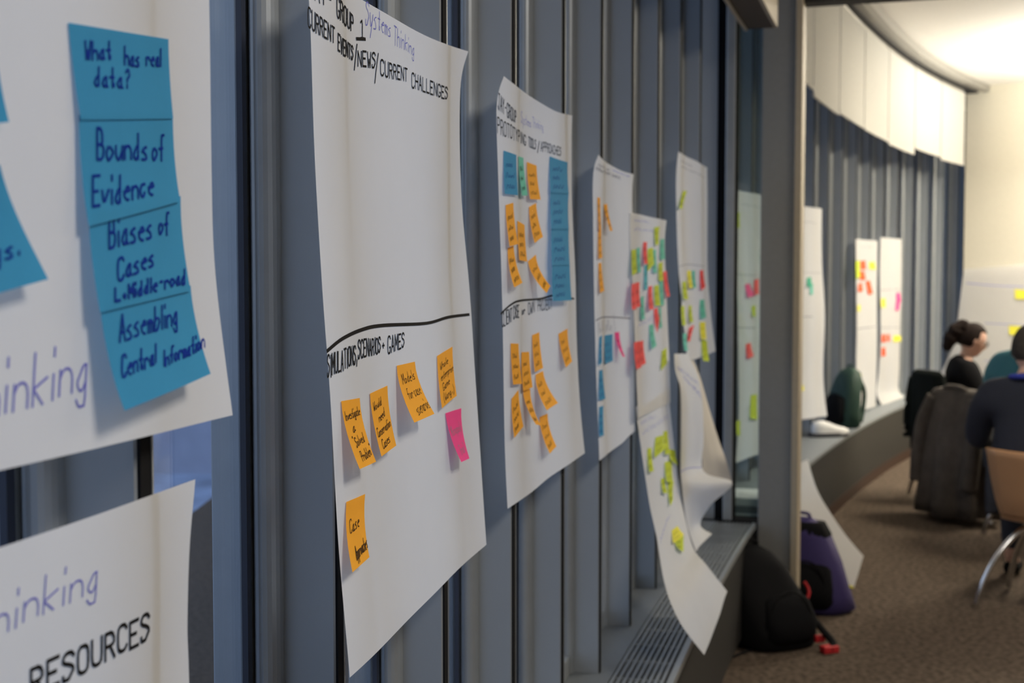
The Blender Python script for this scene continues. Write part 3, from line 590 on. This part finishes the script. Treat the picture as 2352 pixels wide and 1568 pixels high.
for c_, q, d_ in [('green', (492, 595, 515, 590, 520, 640, 495, 640), 'upper of a pair above the shoe'), ('mint', (508, 625, 525, 625, 525, 680, 512, 685), 'lower of a pair above the shoe'), ('yellow', (455, 1165, 475, 1165, 478, 1190, 455, 1195), 'tiny, beside the partition post low down')]:
    note(s11, 'on sheet right of post, '+d_, c_, cv(*J, *q), lift=.008, group='notes on the sheet right of the post')
s12 = Sheet([(1963, 549, 2013, 553), (1964, 640, 2013, 640), (1967, 760, 2013, 760), (1965, 850, 2012, 850), (1974, 946, 2011, 932)], .006, 12)
o12 = sheet(s12, 'tall narrow sheet with a cluster of orange-red notes near the top, above the green backpack', gF)
bm = bmesh.new(); pline(bm, s12, ((1970, 755), (2010, 750)), .006); scrib(bm, s12, .2, .07, .8, .07, .01, .002, 8, 3); obj('handwriting', bm, 'grey', o12)
for c_, q, d_ in [('lime', (752, 505, 772, 503, 775, 590, 755, 600), 'at the left edge of the top cluster'), ('vermilion', (775, 505, 802, 503, 805, 548, 780, 550), 'highest red one'), ('yellow', (820, 512, 852, 508, 858, 550, 825, 548), 'at the top right'), ('vermilion', (772, 560, 798, 560, 805, 605, 775, 605), 'under the highest red one'), ('vermilion', (765, 625, 785, 622, 790, 665, 765, 668), 'lowest at the left of the cluster'),
    ('vermilion', (802, 615, 825, 608, 842, 675, 820, 685), 'largest, tilted, lower right of cluster'), ('yellow', (762, 738, 776, 738, 776, 770, 762, 770), 'pale, alone below the cluster'), ('yellow', (758, 1105, 782, 1103, 782, 1145, 760, 1148), 'near the bottom of the sheet')]:
    note(s12, 'on sheet above green backpack, '+d_, {'vermilion': 'vermilion'}.get(c_, c_), cv(*J, *q), lift=.006, group='notes on the narrow sheet above the green backpack')
s13 = Sheet([(2022, 545, 2069, 549), (2020, 640, 2068, 640), (2021, 760, 2066, 760), (2018, 850, 2064, 850), (2013, 900, 2062, 895), (2024, 930, 2076, 912)], .006, 14)
o13 = sheet(s13, 'farthest tall sheet on the curved wall, its foot curling out onto the ledge', gF)
bm = bmesh.new(); pline(bm, s13, ((2022, 666), (2066, 664)), .004); pline(bm, s13, ((2022, 752), (2066, 752)), .004); obj('handwriting', bm, 'grey', o13)
for c_, q, d_ in [('yellow', (885, 705, 908, 703, 910, 750, 888, 752), 'at the left edge in the middle'), ('pink', (965, 675, 985, 672, 990, 720, 968, 722), 'upper pink one at the right edge'), ('pink', (965, 720, 985, 720, 980, 765, 962, 768), 'lower pink one at the right edge'), ('vermilion', (888, 895, 910, 892, 910, 935, 890, 935), 'left one of the lower row'), ('vermilion', (915, 895, 932, 893, 932, 930, 917, 930), 'middle one of the lower row'), ('yellow', (950, 900, 990, 900, 992, 930, 952, 935), 'right one of the lower row'), ('vermilion', (888, 965, 908, 962, 910, 1005, 888, 1010), 'lowest')]:
    note(s13, 'on farthest curved-wall sheet, '+d_, c_, cv(*J, *q), lift=.006, group='notes on the farthest sheet of the curved wall')
# end wall sheets
ex, ey, eth = frame(SW); et = Vector((math.sin(eth), math.cos(eth), 0)); ep = Vector((ex, ey, 0))
def onend(px, py, off=.03):
    r = ray(px, py); q = (et.dot(ep)-off-et.dot(Vector((0, 0, 0))))/et.dot(r); return Vector((0, 0, CAMZ))+r*q
s14 = Sheet([(2214, 618, 2440, 600), (2204, 700, 2440, 700), (2190, 790, 2440, 790), (2157, 866, 2440, 866)], .004, 3, plane=onend)
o14 = sheet(s14, 'wide white sheet on the end wall behind the seated woman', None, nu=20, nv=20)
bm = bmesh.new(); pline(bm, s14, ((2220, 650), (2290, 656), (2350, 658)), .008); pline(bm, s14, ((2262, 742), (2350, 746)), .006); pline(bm, s14, ((2262, 828), (2300, 832)), .005); obj('handwriting', bm, 'pale', o14)
note(s14, '', 'yellow', ((2330, 664), (2368, 666), (2368, 687), (2332, 686)), lift=.01, label='upper yellow note on the sheet on the end wall')
note(s14, '', 'yellow', ((2317, 747), (2351, 749), (2351, 770), (2318, 768)), lift=.01, label='lower yellow note on the sheet on the end wall, left of the man')
# sheet leaning beyond the post
def onY(Y):
    return lambda px, py: aty(px, py, Y)
s15 = Sheet([(1822, 1085, 1856, 1054), (1830, 1160, 1876, 1120), (1850, 1230, 1907, 1175), (1885, 1295, 1946, 1232), (1957, 1364, 1984, 1276)], .004, 7, plane=onY(6.15))
for k, p in enumerate(s15.L): s15.L[k] = p+Vector((0, .12-.03*k, 0))
o15 = sheet(s15, 'white sheet drooping from the ledge beyond the partition post towards the carpet', None, 'paper')
note(s15, '', 'yellow', ((1944, 1340), (1961, 1346), (1959, 1362), (1948, 1358)), lift=.004, label='small yellow note at the bottom tip of the sheet drooping beyond the post')
# ------------------------------------------------------------------ bags, shoe, box, cord
def loft(rings, seg=20, fn=None, power=2.6, cap=True):
    # rings: (z, cx, cy, rx, ry); superellipse
    bm = bmesh.new(); rr = []
    for z, cx, cy, rx, ry in rings:
        row = []
        for k in range(seg):
            t = 2*math.pi*k/seg; c, s_ = math.cos(t), math.sin(t)
            x = math.copysign(abs(c)**(2/power), c)*rx; y = math.copysign(abs(s_)**(2/power), s_)*ry
            if fn: x, y = fn(x, y, z, t)
            row.append(bm.verts.new((cx+x, cy+y, z)))
        rr.append(row)
    for a, b in zip(rr, rr[1:]):
        for j in range(seg): bm.faces.new((a[j], a[(j+1) % seg], b[(j+1) % seg], b[j]))
    if cap: bm.faces.new(rr[0][::-1]); bm.faces.new(rr[-1])
    bmesh.ops.recalc_face_normals(bm, faces=bm.faces[:]); return bm
def lump(x, y, z, t): k = 1+.05*math.sin(t*3+z*14)+.03*math.sin(t*5-z*25); return x*k, y*k
def backpack(label, loc, rz, sx, sz, body, accent, lean=0, trim=None, sl=0, low=0):
    b = empty('backpack', loc, rz); tag(b, label, 'backpack')
    h = sz
    rings = [(0, 0, 0, .14, .085), (.02, 0, 0, .165, .10), (.10*h/.45, 0, -.005, .17, .11), (.25*h/.45, 0, lean*.3, .165, .10), (.36*h/.45, 0, lean*.6, .145, .085), (.42*h/.45, 0, lean*.85, .11, .06), (h, 0, lean, .05, .025)]
    rings = [(z, cx+sl*(z/h)**1.2, cy, rx*sx*(1+low*(.5-z/h)), ry*sx*(1+low*(.5-z/h))) for z, cx, cy, rx, ry in rings]
    o = obj('body', loft(rings, 28, lump), body, b, True)
    r2 = [(.03, 0, -.09*sx, .11*sx, .035), (.06, 0, -.105*sx, .13*sx, .045), (h*.3, 0, -.105*sx, .13*sx, .045), (h*.5, 0, -.09*sx+lean*.3, .11*sx, .035), (h*.56, 0, -.07*sx+lean*.4, .07*sx, .02)]
    obj('front_pocket', loft(r2, 20, lump), accent, b, True)
    obj('zipper', tube(spline([(-.11*sx, -.125*sx, h*.33), (-.07*sx, -.125*sx+lean*.2, h*.52), (0, -.115*sx+lean*.3, h*.58), (.07*sx, -.125*sx+lean*.2, h*.52), (.11*sx, -.125*sx, h*.33)], 5), .004, 6), trim or accent, b)
    obj('handle', tube(spline([(-.03+sl, lean*.95, h-.02), (-.025+sl, lean, h+.015), (.025+sl, lean, h+.015), (.03+sl, lean*.95, h-.02)], 5), .008, 6), body, b, True)
    for sg in (-1, 1):
        obj('shoulder_strap', tube(spline([(sg*.05*sx+sl*.8, .03+lean*.8, h*.9), (sg*.07*sx+sl*.5, .095+lean*.5, h*.62), (sg*.09*sx+sl*.2, .105, h*.32), (sg*.12*sx, .07, .04)], 6), [.016]*19, 8), body, b, True)
    return b
p = aty(1780, 1490, 5.16)
b1 = backpack('black backpack with red trim slumped on the carpet in front of the post', (p.x+.015, 5.2, 0), R(20), .88, .40, 'nylon', 'blackcloth', .06, 'nylon', -.09, .45)
obj('buckle', bx((.10, -.19, .0), (.17, -.15, .03), .006), 'red', b1); obj('strap_end', bx((.12, -.10, .02), (.165, -.08, .05), .005), 'red', b1)
obj('loop', tube(spline([(.13, .0, .15), (.155, .01, .20), (.14, .02, .24)], 4), .007, 6), 'red', b1)
obj('waist_belt', tube(spline([(.08, -.06, .16), (.15, -.10, .07), (.16, -.16, .03), (.13, -.18, .015)], 5), .014, 8), 'nylon', b1, True)
b2 = backpack('purple and black backpack standing on the carpet just beyond the post', ((1880-1176)/F*5.74, 5.76, 0), R(-35), .93, .40, 'purple', 'blackcloth', .04, None, -.07, .3)
obj('top_flap', loft([(.29, -.05, .03, .10, .06), (.33, -.05, .03, .115, .07), (.385, -.06, .04, .09, .05)], 20, lump), 'blackcloth', b2, True)
p = at(1938, 965, .09)
b3 = backpack('dark green backpack leaning on the window ledge between two tall sheets', (p.x, p.y, LEDGE), R(-70), .78, .40, 'green', 'blackcloth', .05)
# shoe
p = at(1903, 992, .10); sh = empty('shoe', (p.x, p.y, LEDGE), R(15)); tag(sh, 'white low shoe with a dark sole on the far window ledge', 'shoe')
bm = bmesh.new(); rr = []
for x_, w_, h_ in [(-.12, .02, .05), (-.11, .035, .075), (-.07, .042, .085), (-.03, .042, .08), (.02, .045, .062), (.07, .048, .045), (.11, .042, .036), (.135, .02, .025)]:
    rr.append([bm.verts.new((x_, w_*math.cos(t), .02+h_*max(0, math.sin(t))**.7)) for t in [math.pi*k/8 for k in range(9)]])
for a, b in zip(rr, rr[1:]):
    for j in range(8): bm.faces.new((a[j], a[j+1], b[j+1], b[j]))
bm.faces.new(rr[0]); bm.faces.new(rr[-1][::-1]); bmesh.ops.recalc_face_normals(bm, faces=bm.faces[:])
obj('upper', bm, 'white', sh, True)
obj('sole', loft([(0, 0, 0, .135, .046), (.012, 0, 0, .142, .05), (.026, 0, 0, .14, .049)], 24, None, 2.6), 'sole', sh)
for k in range(4): obj('lace', tube([(.0+.02*k, -.025, .085-.009*k), (.0+.02*k, 0, .092-.009*k), (.0+.02*k, .025, .085-.009*k)], .003, 6), 'white', sh)
# box behind glass
p = wp(SP+.22, .12, LEDGE); bo = empty('paper_box', (p.x, p.y, LEDGE), -frame(SP)[2]); tag(bo, 'low white box with a grey band on the ledge behind the tinted glass', 'box')
obj('base', bx((-.08, -.12, 0), (.09, .12, .06), .003), 'sill', bo); obj('lid', bx((-.084, -.124, .05), (.094, .124, .085), .003), 'white', bo); obj('rim', bx((-.084, -.124, 0), (.094, .124, .018), .002), 'white', bo)
# cord
pts = [(x_, y_) for x_, y_ in [(1600, 1640), (1647, 1568), (1669, 1525), (1680, 1510), (1712, 1497), (1740, 1488)]]
def onfloor(px, py, z=.006): r = ray(px, py); q = (z-CAMZ)/r.z; return Vector((0, 0, CAMZ))+r*q
o = obj('cord', tube(spline([onfloor(*q) for q in pts], 6), .005, 6), 'nylon', None, True); tag(o, 'thin black cord on the carpet beside the dark ledge front', 'cord')
# ------------------------------------------------------------------ chairs
def chair(label, loc, rz):
    c = empty('chair', loc, rz); tag(c, label, 'chair', 'plywood chairs with chrome legs')
    # shell profile (y, z): front is +y
    prof = spline([(0, .22, .40), (0, .10, .41), (0, -.08, .40), (0, -.17, .41), (0, -.205, .48), (0, -.225, .58), (0, -.25, .72)], 4)
    def shell(ps, w0, w1):
        bm = bmesh.new(); rows = []
        for i, p in enumerate(ps):
            t = i/(len(ps)-1); wd_ = w0+(w1-w0)*t; row = []
            for k in range(9):
                x = (k/4-1)*wd_; e = abs(k/4-1)
                row.append((Vector((x, p.y+.02*e*e, p.z+.008*e*e)), Vector((x, p.y+.02*e*e-.006, p.z+.008*e*e-.009))))
            rows.append([(bm.verts.new(a), bm.verts.new(b)) for a, b in row])
        for a, b in zip(rows, rows[1:]):
            for k in range(8):
                bm.faces.new((a[k][0], a[k+1][0], b[k+1][0], b[k][0])); bm.faces.new((a[k][1], b[k][1], b[k+1][1], a[k+1][1]))
            bm.faces.new((a[0][0], b[0][0], b[0][1], a[0][1])); bm.faces.new((a[8][0], a[8][1], b[8][1], b[8][0]))
        for rw, f in ((rows[0], 1), (rows[-1], -1)):
            for k in range(8): bm.faces.new((rw[k][0], rw[k][1], rw[k+1][1], rw[k+1][0])[::f])
        bmesh.ops.recalc_face_normals(bm, faces=bm.faces[:]); return bm
    obj('seat', shell(prof[:14], .20, .155), 'ply', c, True); obj('backrest', shell(prof[13:], .155, .205), 'ply', c, True)
    for sx in (-1, 1):
        for sy in (-1, 1):
            obj('leg', tube(spline([(sx*.03, sy*.02, .375), (sx*.10, sy*.09, .34), (sx*.17, sy*.165, .23), (sx*.215, sy*.215, .11), (sx*.235, sy*.235, .012)], 5), .014, 10), 'chrome', c, True)
    obj('cross_rail', tube([(-.12, .03, .385), (.12, .03, .385)], .011, 8), 'chrome', c, True); obj('cross_rail', tube([(-.12, -.03, .385), (.12, -.03, .385)], .011, 8), 'chrome', c, True)
    return c
chair('light plywood chair with curved chrome legs under the man in navy', (2.40, 5.80, 0), R(-38))
chair('plywood chair under the brown coat, in front of the woman', (2.93, 7.93, 0), R(-65))
chair('chair the woman in black sits on', (2.95, 8.55, 0), R(-78))
chair('chair of the person in teal, hidden behind the man', (3.0, 7.27, 0), R(-60))
def drape(name, label, loc, rz, rings, mt, folds=7, amp=.16, cat_='coat'):
    def fn(x, y, z, t):
        k = 1+amp*(1-z/1.0)*math.sin(t*folds+z*3)+.05*math.sin(t*3-z*5); return x*k, y*k
    bm = loft(rings, 72, fn, 2.2, False); bmesh.ops.holes_fill(bm, edges=[e for e in bm.edges if e.is_boundary and e.verts[0].co.z > .5])
    o = obj(name, bm, mt, None, True, loc, rz); tag(o, label, cat_); return o
e = empty('coat', (2.70, 7.84, 0), R(-65)); tag(e, 'long brown coat draped over a chair back in front of the woman', 'coat')
def fnc(x, y, z, t): k = 1+.17*(1-z/.95)*math.sin(t*8+z*3)+.05*math.sin(t*3-z*5); return x*k, y*k
bm = loft([(.05, .0, .0, .27, .19), (.12, 0, .0, .27, .19), (.3, 0, .0, .26, .16), (.5, 0, .0, .25, .125), (.66, 0, .0, .235, .095), (.76, 0, .0, .225, .075), (.79, 0, .0, .20, .06), (.80, 0, .0, .16, .04)], 96, fnc, 2.2)
obj('body', bm, 'coat', e, True)
obj('collar', tube(spline([(-.10, -.03, .785), (-.05, -.05, .81), (.05, -.05, .81), (.10, -.03, .785)], 5), .016, 8), 'coat', e, True)
for sg in (-1, 1): obj('sleeve', tube(spline([(sg*.17, -.04, .74), (sg*.21, -.08, .6), (sg*.22, -.11, .4), (sg*.21, -.13, .22)], 6), [.05+.0*k for k in range(19)], 10), 'coat', e, True)
e = empty('jacket', (2.76, 8.52, 0), R(-78)); tag(e, 'dark green-black jacket over the back of the woman\'s chair', 'jacket')
obj('body', loft([(.33, .0, -.02, .20, .07), (.5, 0, -.02, .21, .065), (.7, 0, -.02, .2, .06), (.83, 0, -.04, .18, .05), (.86, 0, -.04, .14, .03)], 60, fnc, 2.4), 'greencoat', e, True)
obj('sleeve', tube(spline([(-.18, -.03, .8), (-.22, -.04, .6), (-.21, -.05, .4)], 6), .045, 10), 'greencoat', e, True)
# ------------------------------------------------------------------ people
def skin(nodes, edges, sub=2):
    me = bpy.data.meshes.new('t'); me.from_pydata([n[0] for n in nodes], edges, []); o = bpy.data.objects.new('t', me); C.objects.link(o)
    md = o.modifiers.new('s', 'SKIN'); lay = me.skin_vertices[0] if me.skin_vertices else None
    for i, n in enumerate(nodes): lay.data[i].radius = (n[1], n[2] if len(n) > 2 else n[1]); lay.data[i].use_root = (i == 0)
    o.modifiers.new('u', 'SUBSURF').levels = sub
    dg = bpy.context.evaluated_depsgraph_get(); ev = o.evaluated_get(dg); bm = bmesh.new(); m2 = ev.to_mesh(); bm.from_mesh(m2); ev.to_mesh_clear()
    bpy.data.objects.remove(o); bpy.data.meshes.remove(me); return bm
def remesh(bm, vox):
    me = bpy.data.meshes.new('t'); bm.to_mesh(me); bm.free(); o = bpy.data.objects.new('t', me); C.objects.link(o)
    md = o.modifiers.new('r', 'REMESH'); md.mode = 'VOXEL'; md.voxel_size = vox
    sm = o.modifiers.new('m', 'SMOOTH'); sm.iterations = 4; sm.factor = .5
    dg = bpy.context.evaluated_depsgraph_get(); ev = o.evaluated_get(dg); b2 = bmesh.new(); m2 = ev.to_mesh(); b2.from_mesh(m2); ev.to_mesh_clear()
    bpy.data.objects.remove(o); bpy.data.meshes.remove(me); return b2
def headmesh(sc_=1.0):
    bm = bmesh.new(); bmesh.ops.create_icosphere(bm, subdivisions=4, radius=1)
    for v in bm.verts:
        x, y, z = v.co     # +y is the face
        X = x*.074; Y = y*.094; Z = z*.112
        if z < 0: X *= 1-.28*(-z)**1.4; Y = Y*(1-.12*-z)+(.018*(-z) if y > 0 else .012*-z)
        if y > .5: Y -= .010*max(0, y-.5)*2*(1 if abs(z) < .9 else 0)
        nose = math.exp(-(x/.14)**2)*(max(0, 1-abs(z+.16)/.30) if z < .14 else 0)
        if y > 0: Y += .030*nose
        if y > 0: Y -= .008*math.exp(-((abs(x)-.34)/.16)**2-((z-.06)/.12)**2)    # eye sockets
        if y > 0: Y += .006*math.exp(-(x/.3)**2-((z+.52)/.08)**2)+.008*math.exp(-(x/.3)**2-((z+.82)/.14)**2)+.004*math.exp(-(x/.5)**2-((z-.2)/.08)**2)
        v.co = Vector((X, Y, Z))*sc_
    return bm
def person(label, loc, rz, cloth, hair, scale=1, nod=0, kind='short', armlift=0, lean=0, hz=0):
    p = empty('person', loc, rz); p.scale = (scale,)*3; tag(p, label, 'person')
    Ly = lambda z: lean*(z-.5)
    H_ = Vector((0, .07+Ly(1.13)-hz*.4, 1.135+hz))
    T = [((0, 0, .52), .13, .12), ((0, Ly(.7)-.01, .70), .125, .10), ((0, Ly(.88), .86), .14, .10), ((0, Ly(.96)+.005, .955), .09, .08), ((0, .025+Ly(1.02), 1.02), .046, .048), ((0, .05+Ly(1.08), 1.09), .042, .046)]
    sh_ = [((sg*.165, Ly(.93), .925), .058) for sg in (-1, 1)]; el = [((sg*.235, .09+Ly(.72), .70+armlift), .042) for sg in (-1, 1)]; wr = [((sg*.15, .33, .73+armlift), .027) for sg in (-1, 1)]
    hp = [((sg*.08, .03, .50), .080) for sg in (-1, 1)]; kn = [((sg*.12, .43, .49), .058) for sg in (-1, 1)]; an = [((sg*.12, .42, .10), .037) for sg in (-1, 1)]; to = [((sg*.13, .56, .035), .03) for sg in (-1, 1)]
    nodes = [(T[0][0], T[0][1], T[0][2])]+T[1:]; edges = [(0, 1), (1, 2), (2, 3), (3, 4), (4, 5)]
    for k in range(2):
        b = len(nodes); nodes += [sh_[k], el[k], wr[k]]; edges += [(3, b), (b, b+1), (b+1, b+2)]
        b = len(nodes); nodes += [hp[k], kn[k], an[k], to[k]]; edges += [(0, b), (b, b+1), (b+1, b+2), (b+2, b+3)]
    bm = skin([(Vector(n[0]),)+tuple(n[1:]) for n in nodes], edges)
    Mh = Matrix.Translation(H_) @ Matrix.Rotation(-nod, 4, 'X')
    bmcat(bm, headmesh(), Mh)
    for sg in (-1, 1):      # ears
        e_ = bmesh.new(); bmesh.ops.create_icosphere(e_, subdivisions=2, radius=1)
        for v in e_.verts: v.co = Vector((v.co.x*.010+sg*.076, v.co.y*.018-.005, v.co.z*.03-.005))
        bmcat(bm, e_, Mh)
        # hand: palm and five bent fingers
        w0 = Vector((sg*.15, .33, .73+armlift)); nd = [(w0, .024, .018), (w0+Vector((-sg*.01, .05, -.008)), .034, .014), (w0+Vector((-sg*.012, .085, -.012)), .034, .012)]; ed = [(0, 1), (1, 2)]
        for f in range(4):
            dx = (f-1.5)*.018; ln = [.068, .078, .072, .056][f]; b = len(nd)
            nd += [(w0+Vector((-sg*.012+dx, .10, -.014)), .0085), (w0+Vector((-sg*.012+dx*1.1, .10+ln*.5, -.018)), .008), (w0+Vector((-sg*.012+dx*1.15, .10+ln*.95, -.034)), .0065)]; ed += [(2, b), (b, b+1), (b+1, b+2)]
        b = len(nd); nd += [(w0+Vector((-sg*.045, .055, -.01)), .010), (w0+Vector((-sg*.06, .09, -.02)), .008)]; ed += [(1, b), (b, b+1)]
        bmcat(bm, skin(nd, ed, 1))
    bm = remesh(bm, .0075); seen = set(); best = []
    for v in bm.verts:
        if v in seen: continue
        st = [v]; seen.add(v); comp = []
        while st:
            q = st.pop(); comp.append(q)
            for e in q.link_edges:
                o_ = e.other_vert(q)
                if o_ not in seen: seen.add(o_); st.append(o_)
        if len(comp) > len(best): best = comp
    kp = set(best); bmesh.ops.delete(bm, geom=[v for v in bm.verts if v not in kp], context='VERTS')
    obj('body', bm, 'skin', p, True)
    # sweater and trousers
    g = .022
    nodes = [((0, 0, .50), .155, .14), ((0, Ly(.7)-.01, .70), .15, .125), ((0, Ly(.88), .86), .165, .125), ((0, Ly(.96), .95), .115, .10), ((0, .015+Ly(1.0), 1.0), .085, .08), ((0, .025+Ly(1.03), 1.03), .066, .064)]; edges = [(0, 1), (1, 2), (2, 3), (3, 4), (4, 5)]
    for k in range(2):
        b = len(nodes); q = Vector(wr[k][0]); nodes += [(sh_[k][0], .090), (el[k][0], .064), (q, .040)]; edges += [(3, b), (b, b+1), (b+1, b+2)]
    obj('sweater', remesh(skin([(Vector(n[0]),)+tuple(n[1:]) for n in nodes], edges), .012), cloth, p, True)
    nodes = [((0, 0, .50), .12, .12)]; edges = []
    for k in range(2):
        b = len(nodes); nodes += [(hp[k][0], .092), (kn[k][0], .075), (Vector(an[k][0])+Vector((0, 0, .02)), .052)]; edges += [(0, b), (b, b+1), (b+1, b+2)]
    obj('trousers', remesh(skin([(Vector(n[0]),)+tuple(n[1:]) for n in nodes], edges), .012), 'jeans', p, True)
    for k in range(2): obj('shoe', remesh(skin([(Vector(an[k][0])+Vector((0, -.03, -.055)), .045, .04), (Vector(to[k][0])+Vector((0, .03, .0)), .045, .035)], [(0, 1)]), .01), 'blackcloth', p, True)
    # hair
    hb = bmesh.new(); bmesh.ops.create_icosphere(hb, subdivisions=4, radius=1)
    rn = random.Random(7)
    for v in hb.verts:
        x, y, z = v.co; k = 1.0+.02*math.sin(x*23+y*17)*math.sin(z*19)
        X, Y, Z = x*.083*k, y*.102*k-.010, z*.121*k+.006
        cut = .38 if kind == 'short' else .30
        if y > cut-(.2 if z < 0 else 0)*1 and z < .55: Y = min(Y, .018) ; X *= .86
        if z < -.35: Z = max(Z, -.050 if kind == 'short' else -.055); X *= .80
        v.co = Vector((X, Y, Z))
    bmcat_h = bmesh.new(); bmcat(bmcat_h, hb, Mh)
    if kind == 'pony':
        for c_, r_ in [((0, -.10, .065), (.050, .055, .055)), ((0, -.135, .02), (.055, .055, .06)), ((0, -.15, -.04), (.05, .05, .06)), ((0, -.15, -.09), (.038, .038, .045))]:
            q = bmesh.new(); bmesh.ops.create_icosphere(q, subdivisions=3, radius=1)
            for v in q.verts:
                k = 1+.08*math.sin(v.co.x*9+v.co.z*11); v.co = Vector((v.co.x*r_[0]*k+c_[0], v.co.y*r_[1]*k+c_[1], v.co.z*r_[2]*k+c_[2]))
            bmcat(bmcat_h, q, Mh)
    obj('hair', remesh(bmcat_h, .006), hair, p, True)
    for sg in (-1, 1):
        q = bmesh.new(); bmesh.ops.create_icosphere(q, subdivisions=2, radius=.0115); q2 = bmesh.new(); bmcat(q2, q, Mh @ Matrix.Translation((sg*.030, .077, .008))); obj('eye', q2, 'white', p, True)
        q = bmesh.new(); bmesh.ops.create_icosphere(q, subdivisions=2, radius=.0055); q2 = bmesh.new(); bmcat(q2, q, Mh @ Matrix.Translation((sg*.030, .0865, .008))); obj('iris', q2, 'hairb', p, True)
        q2 = bmesh.new(); bmcat(q2, tube([(sg*.014, .086, .027), (sg*.03, .085, .031), (sg*.045, .077, .027)], .003, 6), Mh); obj('eyebrow', q2, hair, p)
    q2 = bmesh.new(); bmcat(q2, tube([(-.018, .072, -.058), (0, .079, -.058), (.018, .072, -.058)], [.002, .0045, .002], 6), Mh); obj('lips', q2, 'kick', p, True)
    return p, Mh
pw, Mh = person('seated woman in black with dark hair tied back and glasses, looking down', (2.92, 8.5, 0), R(-94), 'blackcloth', 'hairb', .93, .35, 'pony', 0, .03)
gl_ = empty('glasses', (0, 0, 0)); gl_.parent = pw
bm = bmesh.new()
for sg in (-1, 1):
    bmcat(bm, tube([(sg*.032+.020*math.cos(t), .094, .004+.016*math.sin(t)) for t in [k*math.pi/8 for k in range(17)]], .0028, 6), Mh)
    bmcat(bm, tube([(sg*.052, .092, .01), (sg*.076, .06, .012), (sg*.080, -.005, .006)], .0025, 6), Mh)
bmcat(bm, tube([(-.012, .096, .006), (.012, .096, .006)], .0028, 6), Mh)
bpy.data.objects.remove(gl_); obj('glasses', bm, 'kick', pw)
pm, Mh = person('seated man seen from behind in a dark navy sweater with short greying hair', (2.34, 5.95, 0), R(-32), 'navycloth', 'hairg', 1.0, .15, 'short', 0, .10)
obj('collar', tube([(.066*math.cos(t), .036+.066*math.sin(t)+.0, 1.015-.012*math.sin(t)) for t in [k*math.pi/10 for k in range(21)]], .012, 8), 'blue', pm, True)
pt_, Mh = person('seated person in teal leaning behind the man in navy', (2.80, 7.25, 0), R(-60), 'teal', 'hairg', 1.04, .7, 'short', 0, .15, -.07)
